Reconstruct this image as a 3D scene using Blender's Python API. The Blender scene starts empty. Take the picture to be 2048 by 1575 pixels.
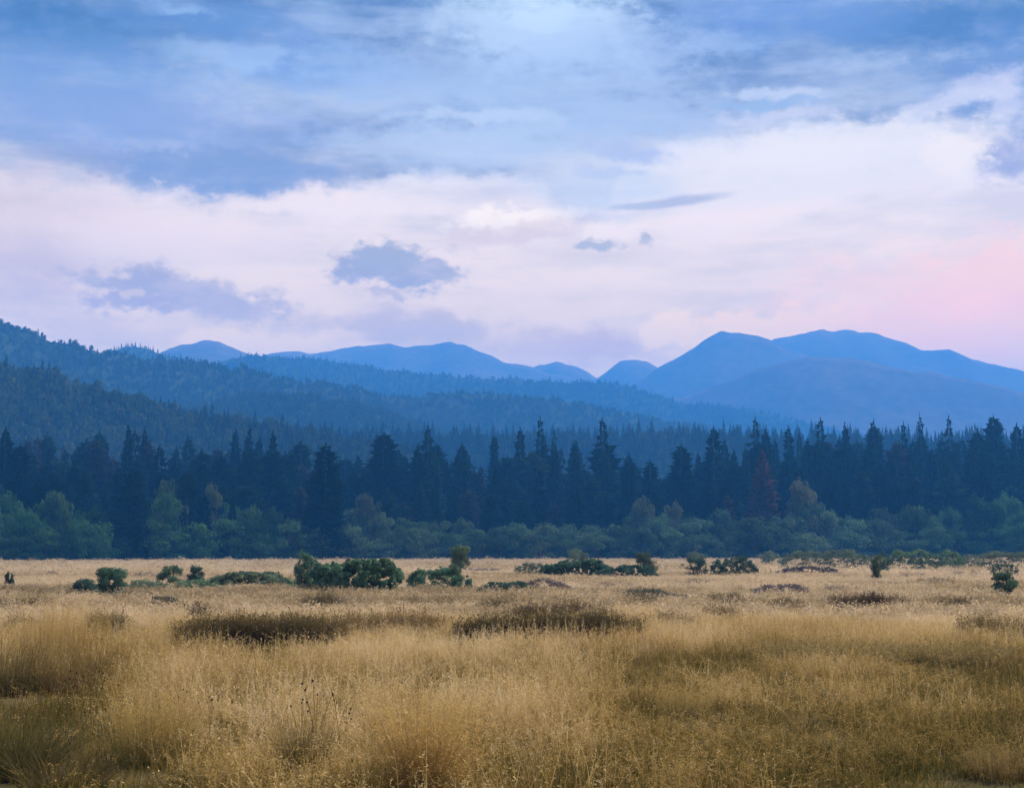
import bpy, math, random
import numpy as np

SC = bpy.context.scene
COL = SC.collection
R = math.radians
rng = np.random.default_rng(7)
random.seed(7)

# ------------------------------------------------------------------ camera
F = 2813.0                      # focal length in pixels of a 2048 wide picture
EYE = 1.7
PITCH = R(6.44)
cam_d = bpy.data.cameras.new("camera")
cam_d.sensor_width = 36.0
cam_d.lens = 36.0 * F / 2048.0
cam_d.clip_start, cam_d.clip_end = 0.1, 20000
cam = bpy.data.objects.new("camera", cam_d)
cam.location = (0, 0, EYE)
cam.rotation_euler = (math.pi / 2 + PITCH, 0, 0)
COL.objects.link(cam)
SC.camera = cam


def ray(px, py):
    cx, cy = (px - 1024.0) / F, (787.5 - py) / F
    return (cx, math.cos(PITCH) - cy * math.sin(PITCH), math.sin(PITCH) + cy * math.cos(PITCH))


def W(px, py, d):
    """world point seen at photo pixel (px, py), d metres ahead"""
    x, y, z = ray(px, py)
    return (x / y * d, d, EYE + z / y * d)


def AZV(px, py):
    x, y, z = ray(px, py)
    return math.atan2(x, y), z / math.hypot(x, y)


# ------------------------------------------------------------------ exposure, sun, haze numbers
EXPO = 1.8
GAIN = 2.0 ** EXPO
SC.view_settings.view_transform = 'Standard'
SC.view_settings.look = 'None'
SC.view_settings.exposure = EXPO
SC.view_settings.gamma = 1.0
SC.view_settings.use_curve_mapping = False
SUN_EL, SUN_AZ = R(44), R(60)             # azimuth clockwise from the view direction (+Y)
HAZE = 0.00040                            # per metre
TOP = 560.0                               # top of the haze box
AIR = np.array((0.10, 0.44, 1.12))        # light the thick haze sends to the eye, as exposed
HAZE_COL = (0.075, 0.385, 1.0)

sun_d = bpy.data.lights.new("sun", 'SUN')
sun_d.energy = 3.0
sun_d.angle = R(35)
sun_d.color = (1.0, 0.93, 0.84)
sun = bpy.data.objects.new("sun", sun_d)
sun.location = (60, 60, 120)
sun.rotation_euler = (math.pi / 2 - SUN_EL, 0, math.pi - SUN_AZ)
COL.objects.link(sun)

SC.render.engine = 'CYCLES'
cy = SC.cycles
cy.use_denoising = True
cy.max_bounces = 6
cy.diffuse_bounces = 3
cy.transmission_bounces = 2
cy.volume_bounces = 2
cy.transparent_max_bounces = 16
cy.use_adaptive_sampling = True
cy.adaptive_threshold = 0.015
cy.sample_clamp_indirect = 6


def lin(c):
    c = np.asarray(c, float) / 255.0
    return np.where(c <= 0.04045, c / 12.92, ((c + 0.055) / 1.055) ** 2.4)


COVER = 0.90                               # share of the sky closed by cloud


def cloud(c, v):
    """radiance of a cloud that shows as sRGB colour c at slope v, seen from inside the haze"""
    el = max(math.atan(v), R(9.0))
    T = max(0.27, math.exp(-HAZE * min((TOP - EYE) / math.sin(el), 5000)))
    L = (lin(c) - (1 - T) * AIR) / T
    return [max(0.03, float(k)) / GAIN / COVER for k in L] + [1.0]


# ------------------------------------------------------------------ world: broken cloud deck under a Nishita sky
world = bpy.data.worlds.new("World")
SC.world = world
world.use_nodes = True
wn, wl = world.node_tree.nodes, world.node_tree.links
wn.clear()


class S:
    """a float socket with arithmetic"""
    def __init__(self, s): self.s = s

    @staticmethod
    def m(op, *a, clamp=False):
        n = wn.new('ShaderNodeMath'); n.operation = op; n.use_clamp = clamp
        for i, k in enumerate(a):
            if isinstance(k, S): wl.new(k.s, n.inputs[i])
            else: n.inputs[i].default_value = k
        return S(n.outputs[0])
    def __add__(s, o): return S.m('ADD', s, o)
    def __sub__(s, o): return S.m('SUBTRACT', s, o)
    def __mul__(s, o): return S.m('MULTIPLY', s, o)
    def __truediv__(s, o): return S.m('DIVIDE', s, o)


def smooth(x, a, b):
    n = wn.new('ShaderNodeMapRange'); n.interpolation_type = 'SMOOTHSTEP'
    wl.new(x.s, n.inputs[0])
    n.inputs[1].default_value, n.inputs[2].default_value = a, b
    return S(n.outputs[0])


def ramp(x, stops, lo, hi, interp='LINEAR'):
    mr = wn.new('ShaderNodeMapRange'); wl.new(x.s, mr.inputs[0])
    mr.inputs[1].default_value, mr.inputs[2].default_value = lo, hi
    cr = wn.new('ShaderNodeValToRGB'); cr.color_ramp.interpolation = interp
    e = cr.color_ramp.elements
    for i, (p, c) in enumerate(stops):
        q = min(1, max(0, (p - lo) / (hi - lo)))
        if i < 2: k = e[i]; k.position = q
        else: k = e.new(q)
        k.color = c
    wl.new(mr.outputs[0], cr.inputs[0])
    return cr.outputs[0]


def mix(a, b, f):
    n = wn.new('ShaderNodeMix'); n.data_type = 'RGBA'; n.clamp_factor = True
    if isinstance(f, S): wl.new(f.s, n.inputs[0])
    else: n.inputs[0].default_value = f
    for k, i in ((a, 6), (b, 7)):
        if isinstance(k, (list, tuple)): n.inputs[i].default_value = k
        else: wl.new(k, n.inputs[i])
    return n.outputs[2]


tc = wn.new('ShaderNodeTexCoord')
sep = wn.new('ShaderNodeSeparateXYZ'); wl.new(tc.outputs['Generated'], sep.inputs[0])
X, Y, Z = (S(sep.outputs[i]) for i in range(3))
hyp = S.m('SQRT', X * X + Y * Y + 1e-6)
u0 = S.m('ARCTAN2', X, Y)
v0 = Z / hyp


def noise(kx, kz, scale, detail=5.0, rough=0.55, off=0.0, color=False):
    c = wn.new('ShaderNodeCombineXYZ')
    wl.new((X * kx + off).s, c.inputs[0]); wl.new((Y * kx).s, c.inputs[1]); wl.new((Z * kz).s, c.inputs[2])
    n = wn.new('ShaderNodeTexNoise'); wl.new(c.outputs[0], n.inputs['Vector'])
    n.inputs['Scale'].default_value = scale; n.inputs['Detail'].default_value = detail
    n.inputs['Roughness'].default_value = rough
    if color:
        q = wn.new('ShaderNodeSeparateColor'); wl.new(n.outputs['Color'], q.inputs[0])
        return S(q.outputs[0]), S(q.outputs[1])
    return S(n.outputs['Fac'])


wa, wb = noise(1, 2.2, 5, 3, 0.5, 3.1, True)
fa, fb = noise(1, 1.4, 30, 5, 0.6, 8.2, True)
us = u0 + (wa - 0.5) * 0.05                     # soft warp
vs = v0 + (wb - 0.5) * 0.028
uf = u0 + (wa - 0.5) * 0.03 + (fa - 0.5) * 0.05   # ragged warp
vf = v0 + (wb - 0.5) * 0.012 + (fb - 0.5) * 0.034
n_big = noise(1, 4.5, 4.2, 6, 0.55, 1.7)
n_mid = noise(1, 6.0, 9.0, 6, 0.6, 5.5)
n_fine = noise(1, 1.7, 95.0, 8, 0.66, 9.5)
n_puff = noise(1, 2.0, 36.0, 8, 0.62, 4.2)
n_streak = noise(1, 14.0, 3.4, 8, 0.64, 6.1)
n_bank = noise(1, 3.2, 15.0, 8, 0.6, 2.7)


def yv(y): return AZV(1024, y)[1]


def layer(tab):
    st = [(yv(y), cloud(c, yv(y))) for y, c in tab]
    st.sort()
    return ramp(v0, st, 0.0, 0.5)


bright = layer([(1000, (225, 212, 226)), (690, (224, 217, 237)), (560, (227, 222, 241)), (430, (230, 226, 244)), (330, (216, 223, 247)),
                (180, (190, 212, 247)), (0, (180, 208, 248)), (-300, (176, 204, 246))])
dark = layer([(1000, (165, 172, 214)), (690, (164, 178, 220)), (560, (156, 178, 224)), (420, (138, 168, 219)), (300, (124, 159, 213)),
              (150, (104, 145, 204)), (0, (78, 130, 194)), (-300, (90, 140, 200))])
edge = [(-900, 330), (-300, 350), (0, 345), (150, 372), (300, 388), (640, 398), (720, 362), (860, 350), (1000, 352), (1090, 380),
        (1150, 440), (1225, 430), (1262, 310), (1330, 284), (1600, 262), (1780, 236), (1870, 238), (1925, 290), (1965, 355), (2048, 372),
        (2400, 350), (3000, 330)]
ed = [(AZV(px, 350)[0], (AZV(px, py)[1],) * 3 + (1,)) for px, py in edge]
vb_c = ramp(us * 0.35 + uf * 0.65, ed, -0.72, 0.72)
bw = wn.new('ShaderNodeRGBToBW'); wl.new(vb_c, bw.inputs[0])
vb = S(bw.outputs[0])
zone = smooth(vf + (n_puff - 0.5) * 0.030 + (n_fine - 0.5) * 0.016 - vb, -0.006, 0.009)
dens = smooth(n_big * 0.30 + n_mid * 0.14 + n_streak * 0.26 + n_bank * 0.20 + n_puff * 0.10, 0.42, 0.58)
low = smooth(n_mid * 0.4 + n_streak * 0.3 + n_bank * 0.3, 0.44, 0.62) * 0.32
col = mix(bright, dark, zone * (dens * 0.68 + 0.30) + (S.m('SUBTRACT', 1.0, zone)) * low)


def blob(px, py, w, h, c, op, soft=0.5, rag='f', tilt=0.0, nz=0.7):
    """one cloud of the deck: centre and half sizes in photo pixels, turned into directions"""
    global col
    uc, vc = AZV(px, py)
    a, b = w / F, h / F
    U, V = (uf, vf) if rag == 'f' else (us, vs)
    du, dv = U - uc, V - vc
    ct, st = math.cos(tilt), math.sin(tilt)
    p = (du * ct + dv * st) / a
    q = (dv * ct - du * st) / b
    r = S.m('SQRT', p * p + q * q) + (n_fine - 0.5) * (nz * 2.0) + (n_puff - 0.5) * (nz * 2.6)
    mask = smooth(r, 1.0 + soft * 0.62, 1.0 - soft * 0.62) * (op * 1.06) * (smooth(n_bank * 0.5 + n_puff * 0.5, 0.34, 0.56) * 0.42 + 0.62)
    front = S.m('GREATER_THAN', Y, 0.0)
    col = mix(col, cloud(c, vc), mask * front)


# broad tones of the upper deck
blob(60, 45, 330, 75, (58, 124, 196), 0.9, 1.2, 's')
blob(450, 45, 190, 40, (96, 148, 216), 0.7, 1.0, 'f')
blob(1930, 35, 240, 70, (64, 124, 196), 0.95, 1.2, 's')
blob(1560, 30, 210, 55, (104, 152, 222), 0.75, 1.1, 's')
blob(2030, 170, 150, 110, (104, 152, 220), 0.6, 1.3, 's')
blob(640, 140, 180, 55, (120, 165, 230), 0.75, 1.0, 's')
blob(180, 175, 260, 95, (120, 166, 230), 0.6, 1.3, 's')
blob(250, 250, 330, 60, (136, 170, 230), 0.7, 1.2, 's')
blob(440, 340, 270, 42, (128, 164, 222), 0.9, 0.55, 'f')
blob(1090, 55, 170, 85, (192, 222, 254), 0.9, 1.0, 'f')
blob(1010, 165, 330, 100, (172, 202, 245), 0.65, 1.4, 's')
blob(450, 115, 110, 26, (160, 196, 244), 0.7, 0.8, 'f')
blob(1250, 90, 210, 60, (168, 198, 244), 0.6, 1.2, 's')
blob(1240, 240, 260, 45, (164, 194, 240), 0.8, 0.9, 's', 0.05)
blob(940, 300, 230, 50, (180, 206, 245), 0.7, 1.2, 's')
blob(960, 232, 170, 16, (186, 210, 246), 0.7, 0.9, 'f')
blob(360, 20, 60, 12, (150, 190, 240), 0.6, 1.0, 'f')
blob(1565, 185, 65, 15, (194, 212, 245), 0.7, 0.9, 'f')
blob(1540, 206, 105, 11, (148, 184, 234), 0.9, 0.6, 'f')
blob(1560, 232, 110, 14, (196, 208, 242), 0.8, 0.8, 'f')
blob(1960, 170, 60, 30, (196, 206, 242), 0.8, 0.8, 'f')
blob(2000, 215, 50, 30, (206, 214, 246), 0.6, 0.9, 'f')
blob(1880, 215, 150, 20, (198, 210, 243), 0.75, 0.9, 'f', 0.35)
blob(2015, 310, 70, 45, (156, 174, 226), 0.9, 0.7, 'f')
# bright band
blob(640, 410, 210, 26, (236, 230, 246), 0.8, 0.8, 'f')
blob(1030, 445, 130, 20, (244, 240, 249), 0.95, 0.6, 'f', 0.08)
blob(1010, 470, 140, 16, (214, 208, 232), 0.8, 0.7, 'f', 0.12)
blob(1620, 320, 330, 60, (229, 231, 247), 0.8, 1.0, 's', 0.06)
blob(1900, 320, 60, 45, (234, 232, 246), 0.8, 0.6, 'f')
blob(1210, 375, 130, 60, (196, 214, 246), 0.85, 1.0, 's')
blob(1255, 300, 95, 22, (172, 194, 240), 0.85, 0.7, 'f', -0.25)
blob(1225, 345, 60, 14, (182, 202, 242), 0.8, 0.7, 'f')
blob(1480, 430, 160, 26, (236, 229, 245), 0.8, 0.8, 's', 0.12)
blob(60, 500, 170, 130, (190, 192, 230), 0.75, 1.4, 's')
blob(300, 470, 240, 55, (228, 222, 244), 0.8, 1.2, 's')
# small separate clouds
blob(790, 545, 108, 40, (156, 178, 220), 1.0, 0.62, 'f', -0.06, 0.9)
blob(768, 512, 46, 30, (158, 180, 222), 0.95, 0.62, 'f', 0, 0.9)
blob(765, 590, 40, 12, (176, 188, 228), 0.8, 0.7, 'f')
blob(340, 578, 190, 34, (160, 180, 219), 0.95, 0.75, 'f', -0.08, 0.8)
blob(270, 612, 80, 20, (154, 176, 217), 0.9, 0.65, 'f')
blob(460, 620, 90, 34, (172, 186, 221), 0.85, 0.9, 'f', -0.2)
blob(265, 600, 22, 10, (205, 208, 236), 0.7, 0.6, 'f')
blob(790, 650, 170, 28, (184, 192, 224), 0.85, 1.0, 'f', 0.0)
blob(890, 670, 100, 38, (186, 194, 225), 0.85, 1.0, 'f', -0.2)
blob(1190, 690, 150, 32, (192, 192, 226), 0.85, 0.9, 'f')
blob(1080, 690, 110, 30, (200, 200, 230), 0.7, 1.0, 's')
blob(1370, 396, 105, 9, (176, 190, 230), 0.9, 0.9, 's', 0.19, 0.35)
blob(1290, 412, 60, 7, (178, 196, 234), 0.8, 0.6, 's', 0.15, 0.35)
blob(1195, 488, 52, 11, (174, 190, 226), 0.95, 0.65, 'f')
blob(1300, 480, 17, 11, (172, 188, 225), 0.9, 0.6, 'f')
blob(1215, 465, 75, 14, (238, 232, 247), 0.7, 0.8, 'f')
# cumulus behind the ridges and the pink glow
blob(480, 690, 150, 26, (230, 220, 238), 0.9, 0.5, 'f')
blob(1350, 660, 62, 40, (232, 222, 238), 0.95, 0.45, 'f')
blob(1520, 660, 170, 44, (232, 220, 236), 0.9, 0.5, 'f', 0.08)
blob(2010, 640, 330, 110, (246, 208, 212), 0.62, 1.5, 's')
blob(1940, 620, 60, 24, (250, 212, 214), 0.6, 1.1, 'f', 0.25)
blob(2030, 560, 160, 60, (236, 206, 216), 0.45, 1.3, 's')

sky = wn.new('ShaderNodeTexSky')
sky.sky_type = 'NISHITA'
sky.sun_disc = False
sky.sun_elevation = SUN_EL
sky.sun_rotation = SUN_AZ
bg1 = wn.new('ShaderNodeBackground'); wl.new(sky.outputs[0], bg1.inputs[0]); bg1.inputs[1].default_value = 0.08
bg2 = wn.new('ShaderNodeBackground'); wl.new(col, bg2.inputs[0]); bg2.inputs[1].default_value = 1.0
mx = wn.new('ShaderNodeMixShader'); mx.inputs[0].default_value = COVER
wl.new(bg1.outputs[0], mx.inputs[1]); wl.new(bg2.outputs[0], mx.inputs[2])
wo = wn.new('ShaderNodeOutputWorld'); wl.new(mx.outputs[0], wo.inputs[0])
world.cycles.sampling_method = 'MANUAL'
world.cycles.sample_map_resolution = 512


# ------------------------------------------------------------------ helpers
def fbm(x, y, f=1.0, oct=4, seed=0):
    x = np.asarray(x, float) * f; y = np.asarray(y, float) * f
    tot = np.zeros(np.broadcast(x, y).shape); amp, norm = 1.0, 0.0
    for o in range(oct):
        xi, yi = np.floor(x).astype(np.int64), np.floor(y).astype(np.int64)
        xf, yf = x - xi, y - yi
        sx, sy = xf * xf * (3 - 2 * xf), yf * yf * (3 - 2 * yf)

        def h(a, b):
            k = (a * 374761393 + b * 668265263 + (seed + o) * 1442695041) & 0xFFFFFFFF
            k = ((k ^ (k >> 13)) * 1274126177) & 0xFFFFFFFF
            return ((k ^ (k >> 16)) & 0xFFFF) / 65535.0
        a = h(xi, yi) * (1 - sx) + h(xi + 1, yi) * sx
        b = h(xi, yi + 1) * (1 - sx) + h(xi + 1, yi + 1) * sx
        tot = tot + amp * (a * (1 - sy) + b * sy); norm += amp
        amp *= 0.5; x = x * 2.03; y = y * 2.03
    return tot / norm


def ss(a, b, x):
    t = np.clip((np.asarray(x, float) - a) / (b - a), 0, 1)
    return t * t * (3 - 2 * t)


def gz(x, y):
    """height of the field"""
    x = np.asarray(x, float); y = np.asarray(y, float)
    k = ss(320, 230, y) * ss(220, 150, np.abs(x)) * ss(-40, -10, y)
    return (fbm(x, y, 0.05, 3, 3) - 0.5) * 0.10 * k * ss(2, 12, y)


def mesh_from(name, verts, faces, mat=None, smooth_=False, attrs=None):
    me = bpy.data.meshes.new(name)
    verts = np.asarray(verts, np.float32)
    me.vertices.add(len(verts)); me.vertices.foreach_set("co", verts.ravel())
    if isinstance(faces, np.ndarray) and faces.ndim == 2:
        n, k = faces.shape
        me.loops.add(n * k); me.loops.foreach_set("vertex_index", faces.astype(np.int32).ravel())
        me.polygons.add(n)
        me.polygons.foreach_set("loop_start", np.arange(0, n * k, k, dtype=np.int32))
        me.polygons.foreach_set("loop_total", np.full(n, k, np.int32))
        me.update(calc_edges=True)
    else:
        me.clear_geometry()
        me.from_pydata([tuple(map(float, v)) for v in verts], [], [tuple(map(int, f)) for f in faces])
    for k, a in (attrs or {}).items():
        at = me.attributes.new(k, 'FLOAT', 'POINT'); at.data.foreach_set("value", np.asarray(a, np.float32))
    if smooth_:
        me.polygons.foreach_set("use_smooth", np.ones(len(me.polygons), bool))
    if mat: me.materials.append(mat)
    return me


def link(name, me, parent=None, **props):
    o = bpy.data.objects.new(name, me)
    COL.objects.link(o)
    if parent is not None: o.parent = parent
    for k, v in props.items():
        if v is not None: o[k] = v
    return o


def thing(name, label, cat, loc, group=None, rz=0.0, scale=(1, 1, 1)):
    o = link(name, None, None, label=label, category=cat, group=group)
    o.location = loc; o.rotation_euler = (0, 0, rz); o.scale = scale
    o.empty_display_size = 0.3
    return o


# ------------------------------------------------------------------ materials
def mat(name, build, rough=0.9, trans=0.0):
    """diffuse (+ thin leaf translucency) material; build(nodes, links) returns a colour socket or a colour"""
    m = bpy.data.materials.new(name); m.use_nodes = True
    n, l = m.node_tree.nodes, m.node_tree.links
    n.clear()
    out = n.new('ShaderNodeOutputMaterial')
    c = build(n, l)
    d = n.new('ShaderNodeBsdfDiffuse'); d.inputs['Roughness'].default_value = 0.6
    if isinstance(c, tuple): d.inputs[0].default_value = c + (1,)
    else: l.new(c, d.inputs[0])
    if trans > 0:
        t = n.new('ShaderNodeBsdfTranslucent')
        if isinstance(c, tuple): t.inputs[0].default_value = c + (1,)
        else: l.new(c, t.inputs[0])
        x = n.new('ShaderNodeMixShader'); x.inputs[0].default_value = trans
        l.new(d.outputs[0], x.inputs[1]); l.new(t.outputs[0], x.inputs[2]); l.new(x.outputs[0], out.inputs[0])
    else:
        l.new(d.outputs[0], out.inputs[0])
    return m


def cramp(n, l, fac, stops):
    cr = n.new('ShaderNodeValToRGB'); e = cr.color_ramp.elements
    for i, (p, c) in enumerate(stops):
        k = e[i] if i < 2 else e.new(p)
        k.position = p; k.color = tuple(c) + (1,)
    l.new(fac, cr.inputs[0])
    return cr.outputs[0]


def nmath(n, l, op, a, b, clamp=False):
    q = n.new('ShaderNodeMath'); q.operation = op; q.use_clamp = clamp
    for i, k in enumerate((a, b)):
        if isinstance(k, (int, float)): q.inputs[i].default_value = k
        else: l.new(k, q.inputs[i])
    return q.outputs[0]


def nnoise(n, l, scale, detail=4, obj=False, stretch=(1, 1, 1)):
    t = n.new('ShaderNodeTexCoord')
    mp = n.new('ShaderNodeMapping'); mp.inputs['Scale'].default_value = stretch
    l.new(t.outputs['Object'], mp.inputs[0])
    q = n.new('ShaderNodeTexNoise'); q.inputs['Scale'].default_value = scale; q.inputs['Detail'].default_value = detail
    l.new(mp.outputs[0], q.inputs['Vector'])
    return q.outputs['Fac']


def scale_col(n, l, c, f):
    v = n.new('ShaderNodeVectorMath'); v.operation = 'SCALE'
    l.new(c, v.inputs[0])
    if isinstance(f, (int, float)): v.inputs['Scale'].default_value = f
    else: l.new(f, v.inputs['Scale'])
    return v.outputs[0]


def leaf_by_object(n, l):
    """foliage: the object's own colour, each leaf clump a little different (attribute 'var' on the leaves)"""
    oi = n.new('ShaderNodeObjectInfo')
    at = n.new('ShaderNodeAttribute'); at.attribute_name = 'var'
    k = nmath(n, l, 'ADD', nmath(n, l, 'MULTIPLY', at.outputs['Fac'], 0.9), 0.55)
    r = nmath(n, l, 'ADD', nmath(n, l, 'MULTIPLY', oi.outputs['Random'], 0.4), 0.8)
    return scale_col(n, l, oi.outputs['Color'], nmath(n, l, 'MULTIPLY', k, r))


M_leaf = mat("leaves", leaf_by_object, trans=0.3)
M_needle = mat("needles", leaf_by_object, trans=0.12)


def bark(n, l):
    return cramp(n, l, nnoise(n, l, 9, 5, stretch=(1, 1, 0.2)), [(0.3, (0.05, 0.04, 0.032)), (0.7, (0.13, 0.11, 0.09))])


M_bark = mat("bark", bark)


def wood_inst(stops):
    def b(n, l):
        oi = n.new('ShaderNodeObjectInfo')
        at = n.new('ShaderNodeAttribute'); at.attribute_name = 'tint'; at.attribute_type = 'INSTANCER'
        va = n.new('ShaderNodeAttribute'); va.attribute_name = 'var'
        f = nmath(n, l, 'ADD', nmath(n, l, 'MULTIPLY', oi.outputs['Random'], 0.35), nmath(n, l, 'MULTIPLY', at.outputs['Fac'], 0.65))
        c = cramp(n, l, f, stops)
        return scale_col(n, l, c, nmath(n, l, 'ADD', nmath(n, l, 'MULTIPLY', va.outputs['Fac'], 0.45), 0.75))
    return b


M_farspruce = mat("far_needles", wood_inst([(0.0, (0.016, 0.028, 0.018)), (0.6, (0.03, 0.045, 0.026)), (1.0, (0.05, 0.055, 0.032))]), trans=0.1)
M_farleaf = mat("far_leaves", wood_inst([(0.0, (0.03, 0.05, 0.022)), (0.5, (0.06, 0.08, 0.03)), (0.8, (0.075, 0.095, 0.04)), (1.0, (0.085, 0.08, 0.04))]), trans=0.2)


def grass_build(n, l, stops=None):
    """dry grass: from green through olive straw to pale gold, by tuft ('tint') and along the stalk ('h')"""
    oi = n.new('ShaderNodeObjectInfo')
    at = n.new('ShaderNodeAttribute'); at.attribute_name = 'tint'; at.attribute_type = 'INSTANCER'
    h = n.new('ShaderNodeAttribute'); h.attribute_name = 'h'
    va = n.new('ShaderNodeAttribute'); va.attribute_name = 'var'
    f = nmath(n, l, 'ADD', nmath(n, l, 'MULTIPLY', at.outputs['Fac'], 0.72), nmath(n, l, 'MULTIPLY', h.outputs['Fac'], 0.20))
    f = nmath(n, l, 'ADD', f, nmath(n, l, 'MULTIPLY', nmath(n, l, 'SUBTRACT', va.outputs['Fac'], 0.5), 0.44))
    f = nmath(n, l, 'ADD', f, nmath(n, l, 'MULTIPLY', nmath(n, l, 'SUBTRACT', oi.outputs['Random'], 0.5), 0.14), True)
    return cramp(n, l, f, stops or GOLDEN)


GOLDEN = [(0.0, (0.035, 0.042, 0.010)), (0.22, (0.095, 0.08, 0.020)), (0.45, (0.25, 0.165, 0.044)), (0.68, (0.45, 0.30, 0.105)), (0.88, (0.62, 0.45, 0.20)), (1.0, (0.70, 0.54, 0.31))]
M_grass = mat("dry_grass", grass_build, trans=0.35)
HAZED = [(0.0, (0.06, 0.065, 0.03)), (0.22, (0.14, 0.115, 0.06)), (0.45, (0.26, 0.19, 0.10)), (0.68, (0.43, 0.315, 0.165)), (0.88, (0.57, 0.435, 0.265)), (1.0, (0.64, 0.50, 0.33))]  # middle and far grass: distance haze put into the colour, paler and greyer
M_hazed = mat("hazed_grass", lambda n, l: grass_build(n, l, HAZED), trans=0.35)


def grass_obj(n, l):
    """tussocks and weeds: the object's own colour at the foot, straw towards the tips"""
    oi = n.new('ShaderNodeObjectInfo')
    h = n.new('ShaderNodeAttribute'); h.attribute_name = 'h'
    va = n.new('ShaderNodeAttribute'); va.attribute_name = 'var'
    tip = n.new('ShaderNodeAttribute'); tip.attribute_name = 'tip'
    k = nmath(n, l, 'ADD', nmath(n, l, 'MULTIPLY', va.outputs['Fac'], 0.9), 0.55)
    c = scale_col(n, l, oi.outputs['Color'], k)
    st = scale_col(n, l, cramp(n, l, va.outputs['Fac'], [(0, (0.36, 0.22, 0.065)), (1, (0.62, 0.43, 0.16))]), 1.0)
    mx_ = n.new('ShaderNodeMix'); mx_.data_type = 'RGBA'
    l.new(nmath(n, l, 'MULTIPLY', nmath(n, l, 'POWER', h.outputs['Fac'], 0.8), tip.outputs['Fac'], True), mx_.inputs[0])
    l.new(c, mx_.inputs[6]); l.new(st, mx_.inputs[7])
    return mx_.outputs[2]


M_tuss = mat("tussock_grass", grass_obj, trans=0.3)
M_seed = mat("seed_heads", lambda n, l: (0.03, 0.018, 0.012))
M_stalk = mat("weed_stalks", lambda n, l: cramp(n, l, nnoise(n, l, 30), [(0.3, (0.07, 0.055, 0.025)), (0.7, (0.16, 0.12, 0.05))]))


def ground_build(n, l):
    a = nnoise(n, l, 0.06, 6, stretch=(0.6, 1.6, 1)); b = nnoise(n, l, 2.2, 6)
    f = nmath(n, l, 'ADD', nmath(n, l, 'MULTIPLY', a, 0.7), nmath(n, l, 'MULTIPLY', b, 0.5), True)
    return cramp(n, l, f, [(0.32, (0.05, 0.042, 0.018)), (0.5, (0.11, 0.085, 0.038)), (0.68, (0.15, 0.11, 0.05)), (0.85, (0.21, 0.155, 0.08))])


M_ground = mat("field_soil", ground_build)


def hill_build(dark, light, s):
    def b(n, l):
        f = nmath(n, l, 'ADD', nmath(n, l, 'MULTIPLY', nnoise(n, l, s, 8), 0.6), nmath(n, l, 'MULTIPLY', nnoise(n, l, s * 9, 5), 0.4))
        return cramp(n, l, f, [(0.35, dark), (0.68, light)])
    return b


M_hill = mat("wooded_slope", hill_build((0.018, 0.03, 0.016), (0.06, 0.075, 0.035), 0.012))
M_mount = mat("mountain_side", hill_build((0.07, 0.055, 0.035), (0.19, 0.13, 0.075), 0.006))

# ------------------------------------------------------------------ ground: one sheet
xs = np.unique(np.concatenate([np.linspace(-4400, -240, 24), np.arange(-240, 241, 3.0), np.linspace(240, 4400, 24)]))
ys = np.unique(np.concatenate([np.linspace(-1300, -20, 10), np.arange(-20, 341, 3.0), np.linspace(341, 4700, 30)]))
gx, gy = np.meshgrid(xs, ys)
gv = np.stack([gx.ravel(), gy.ravel(), gz(gx, gy).ravel()], 1)
nx = len(xs)
ii = (np.arange(len(ys) - 1)[:, None] * nx + np.arange(nx - 1)[None, :]).ravel()
gf = np.stack([ii, ii + 1, ii + nx + 1, ii + nx], 1)
link("ground", mesh_from("ground", gv, gf, M_ground, True), kind='structure')


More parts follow.
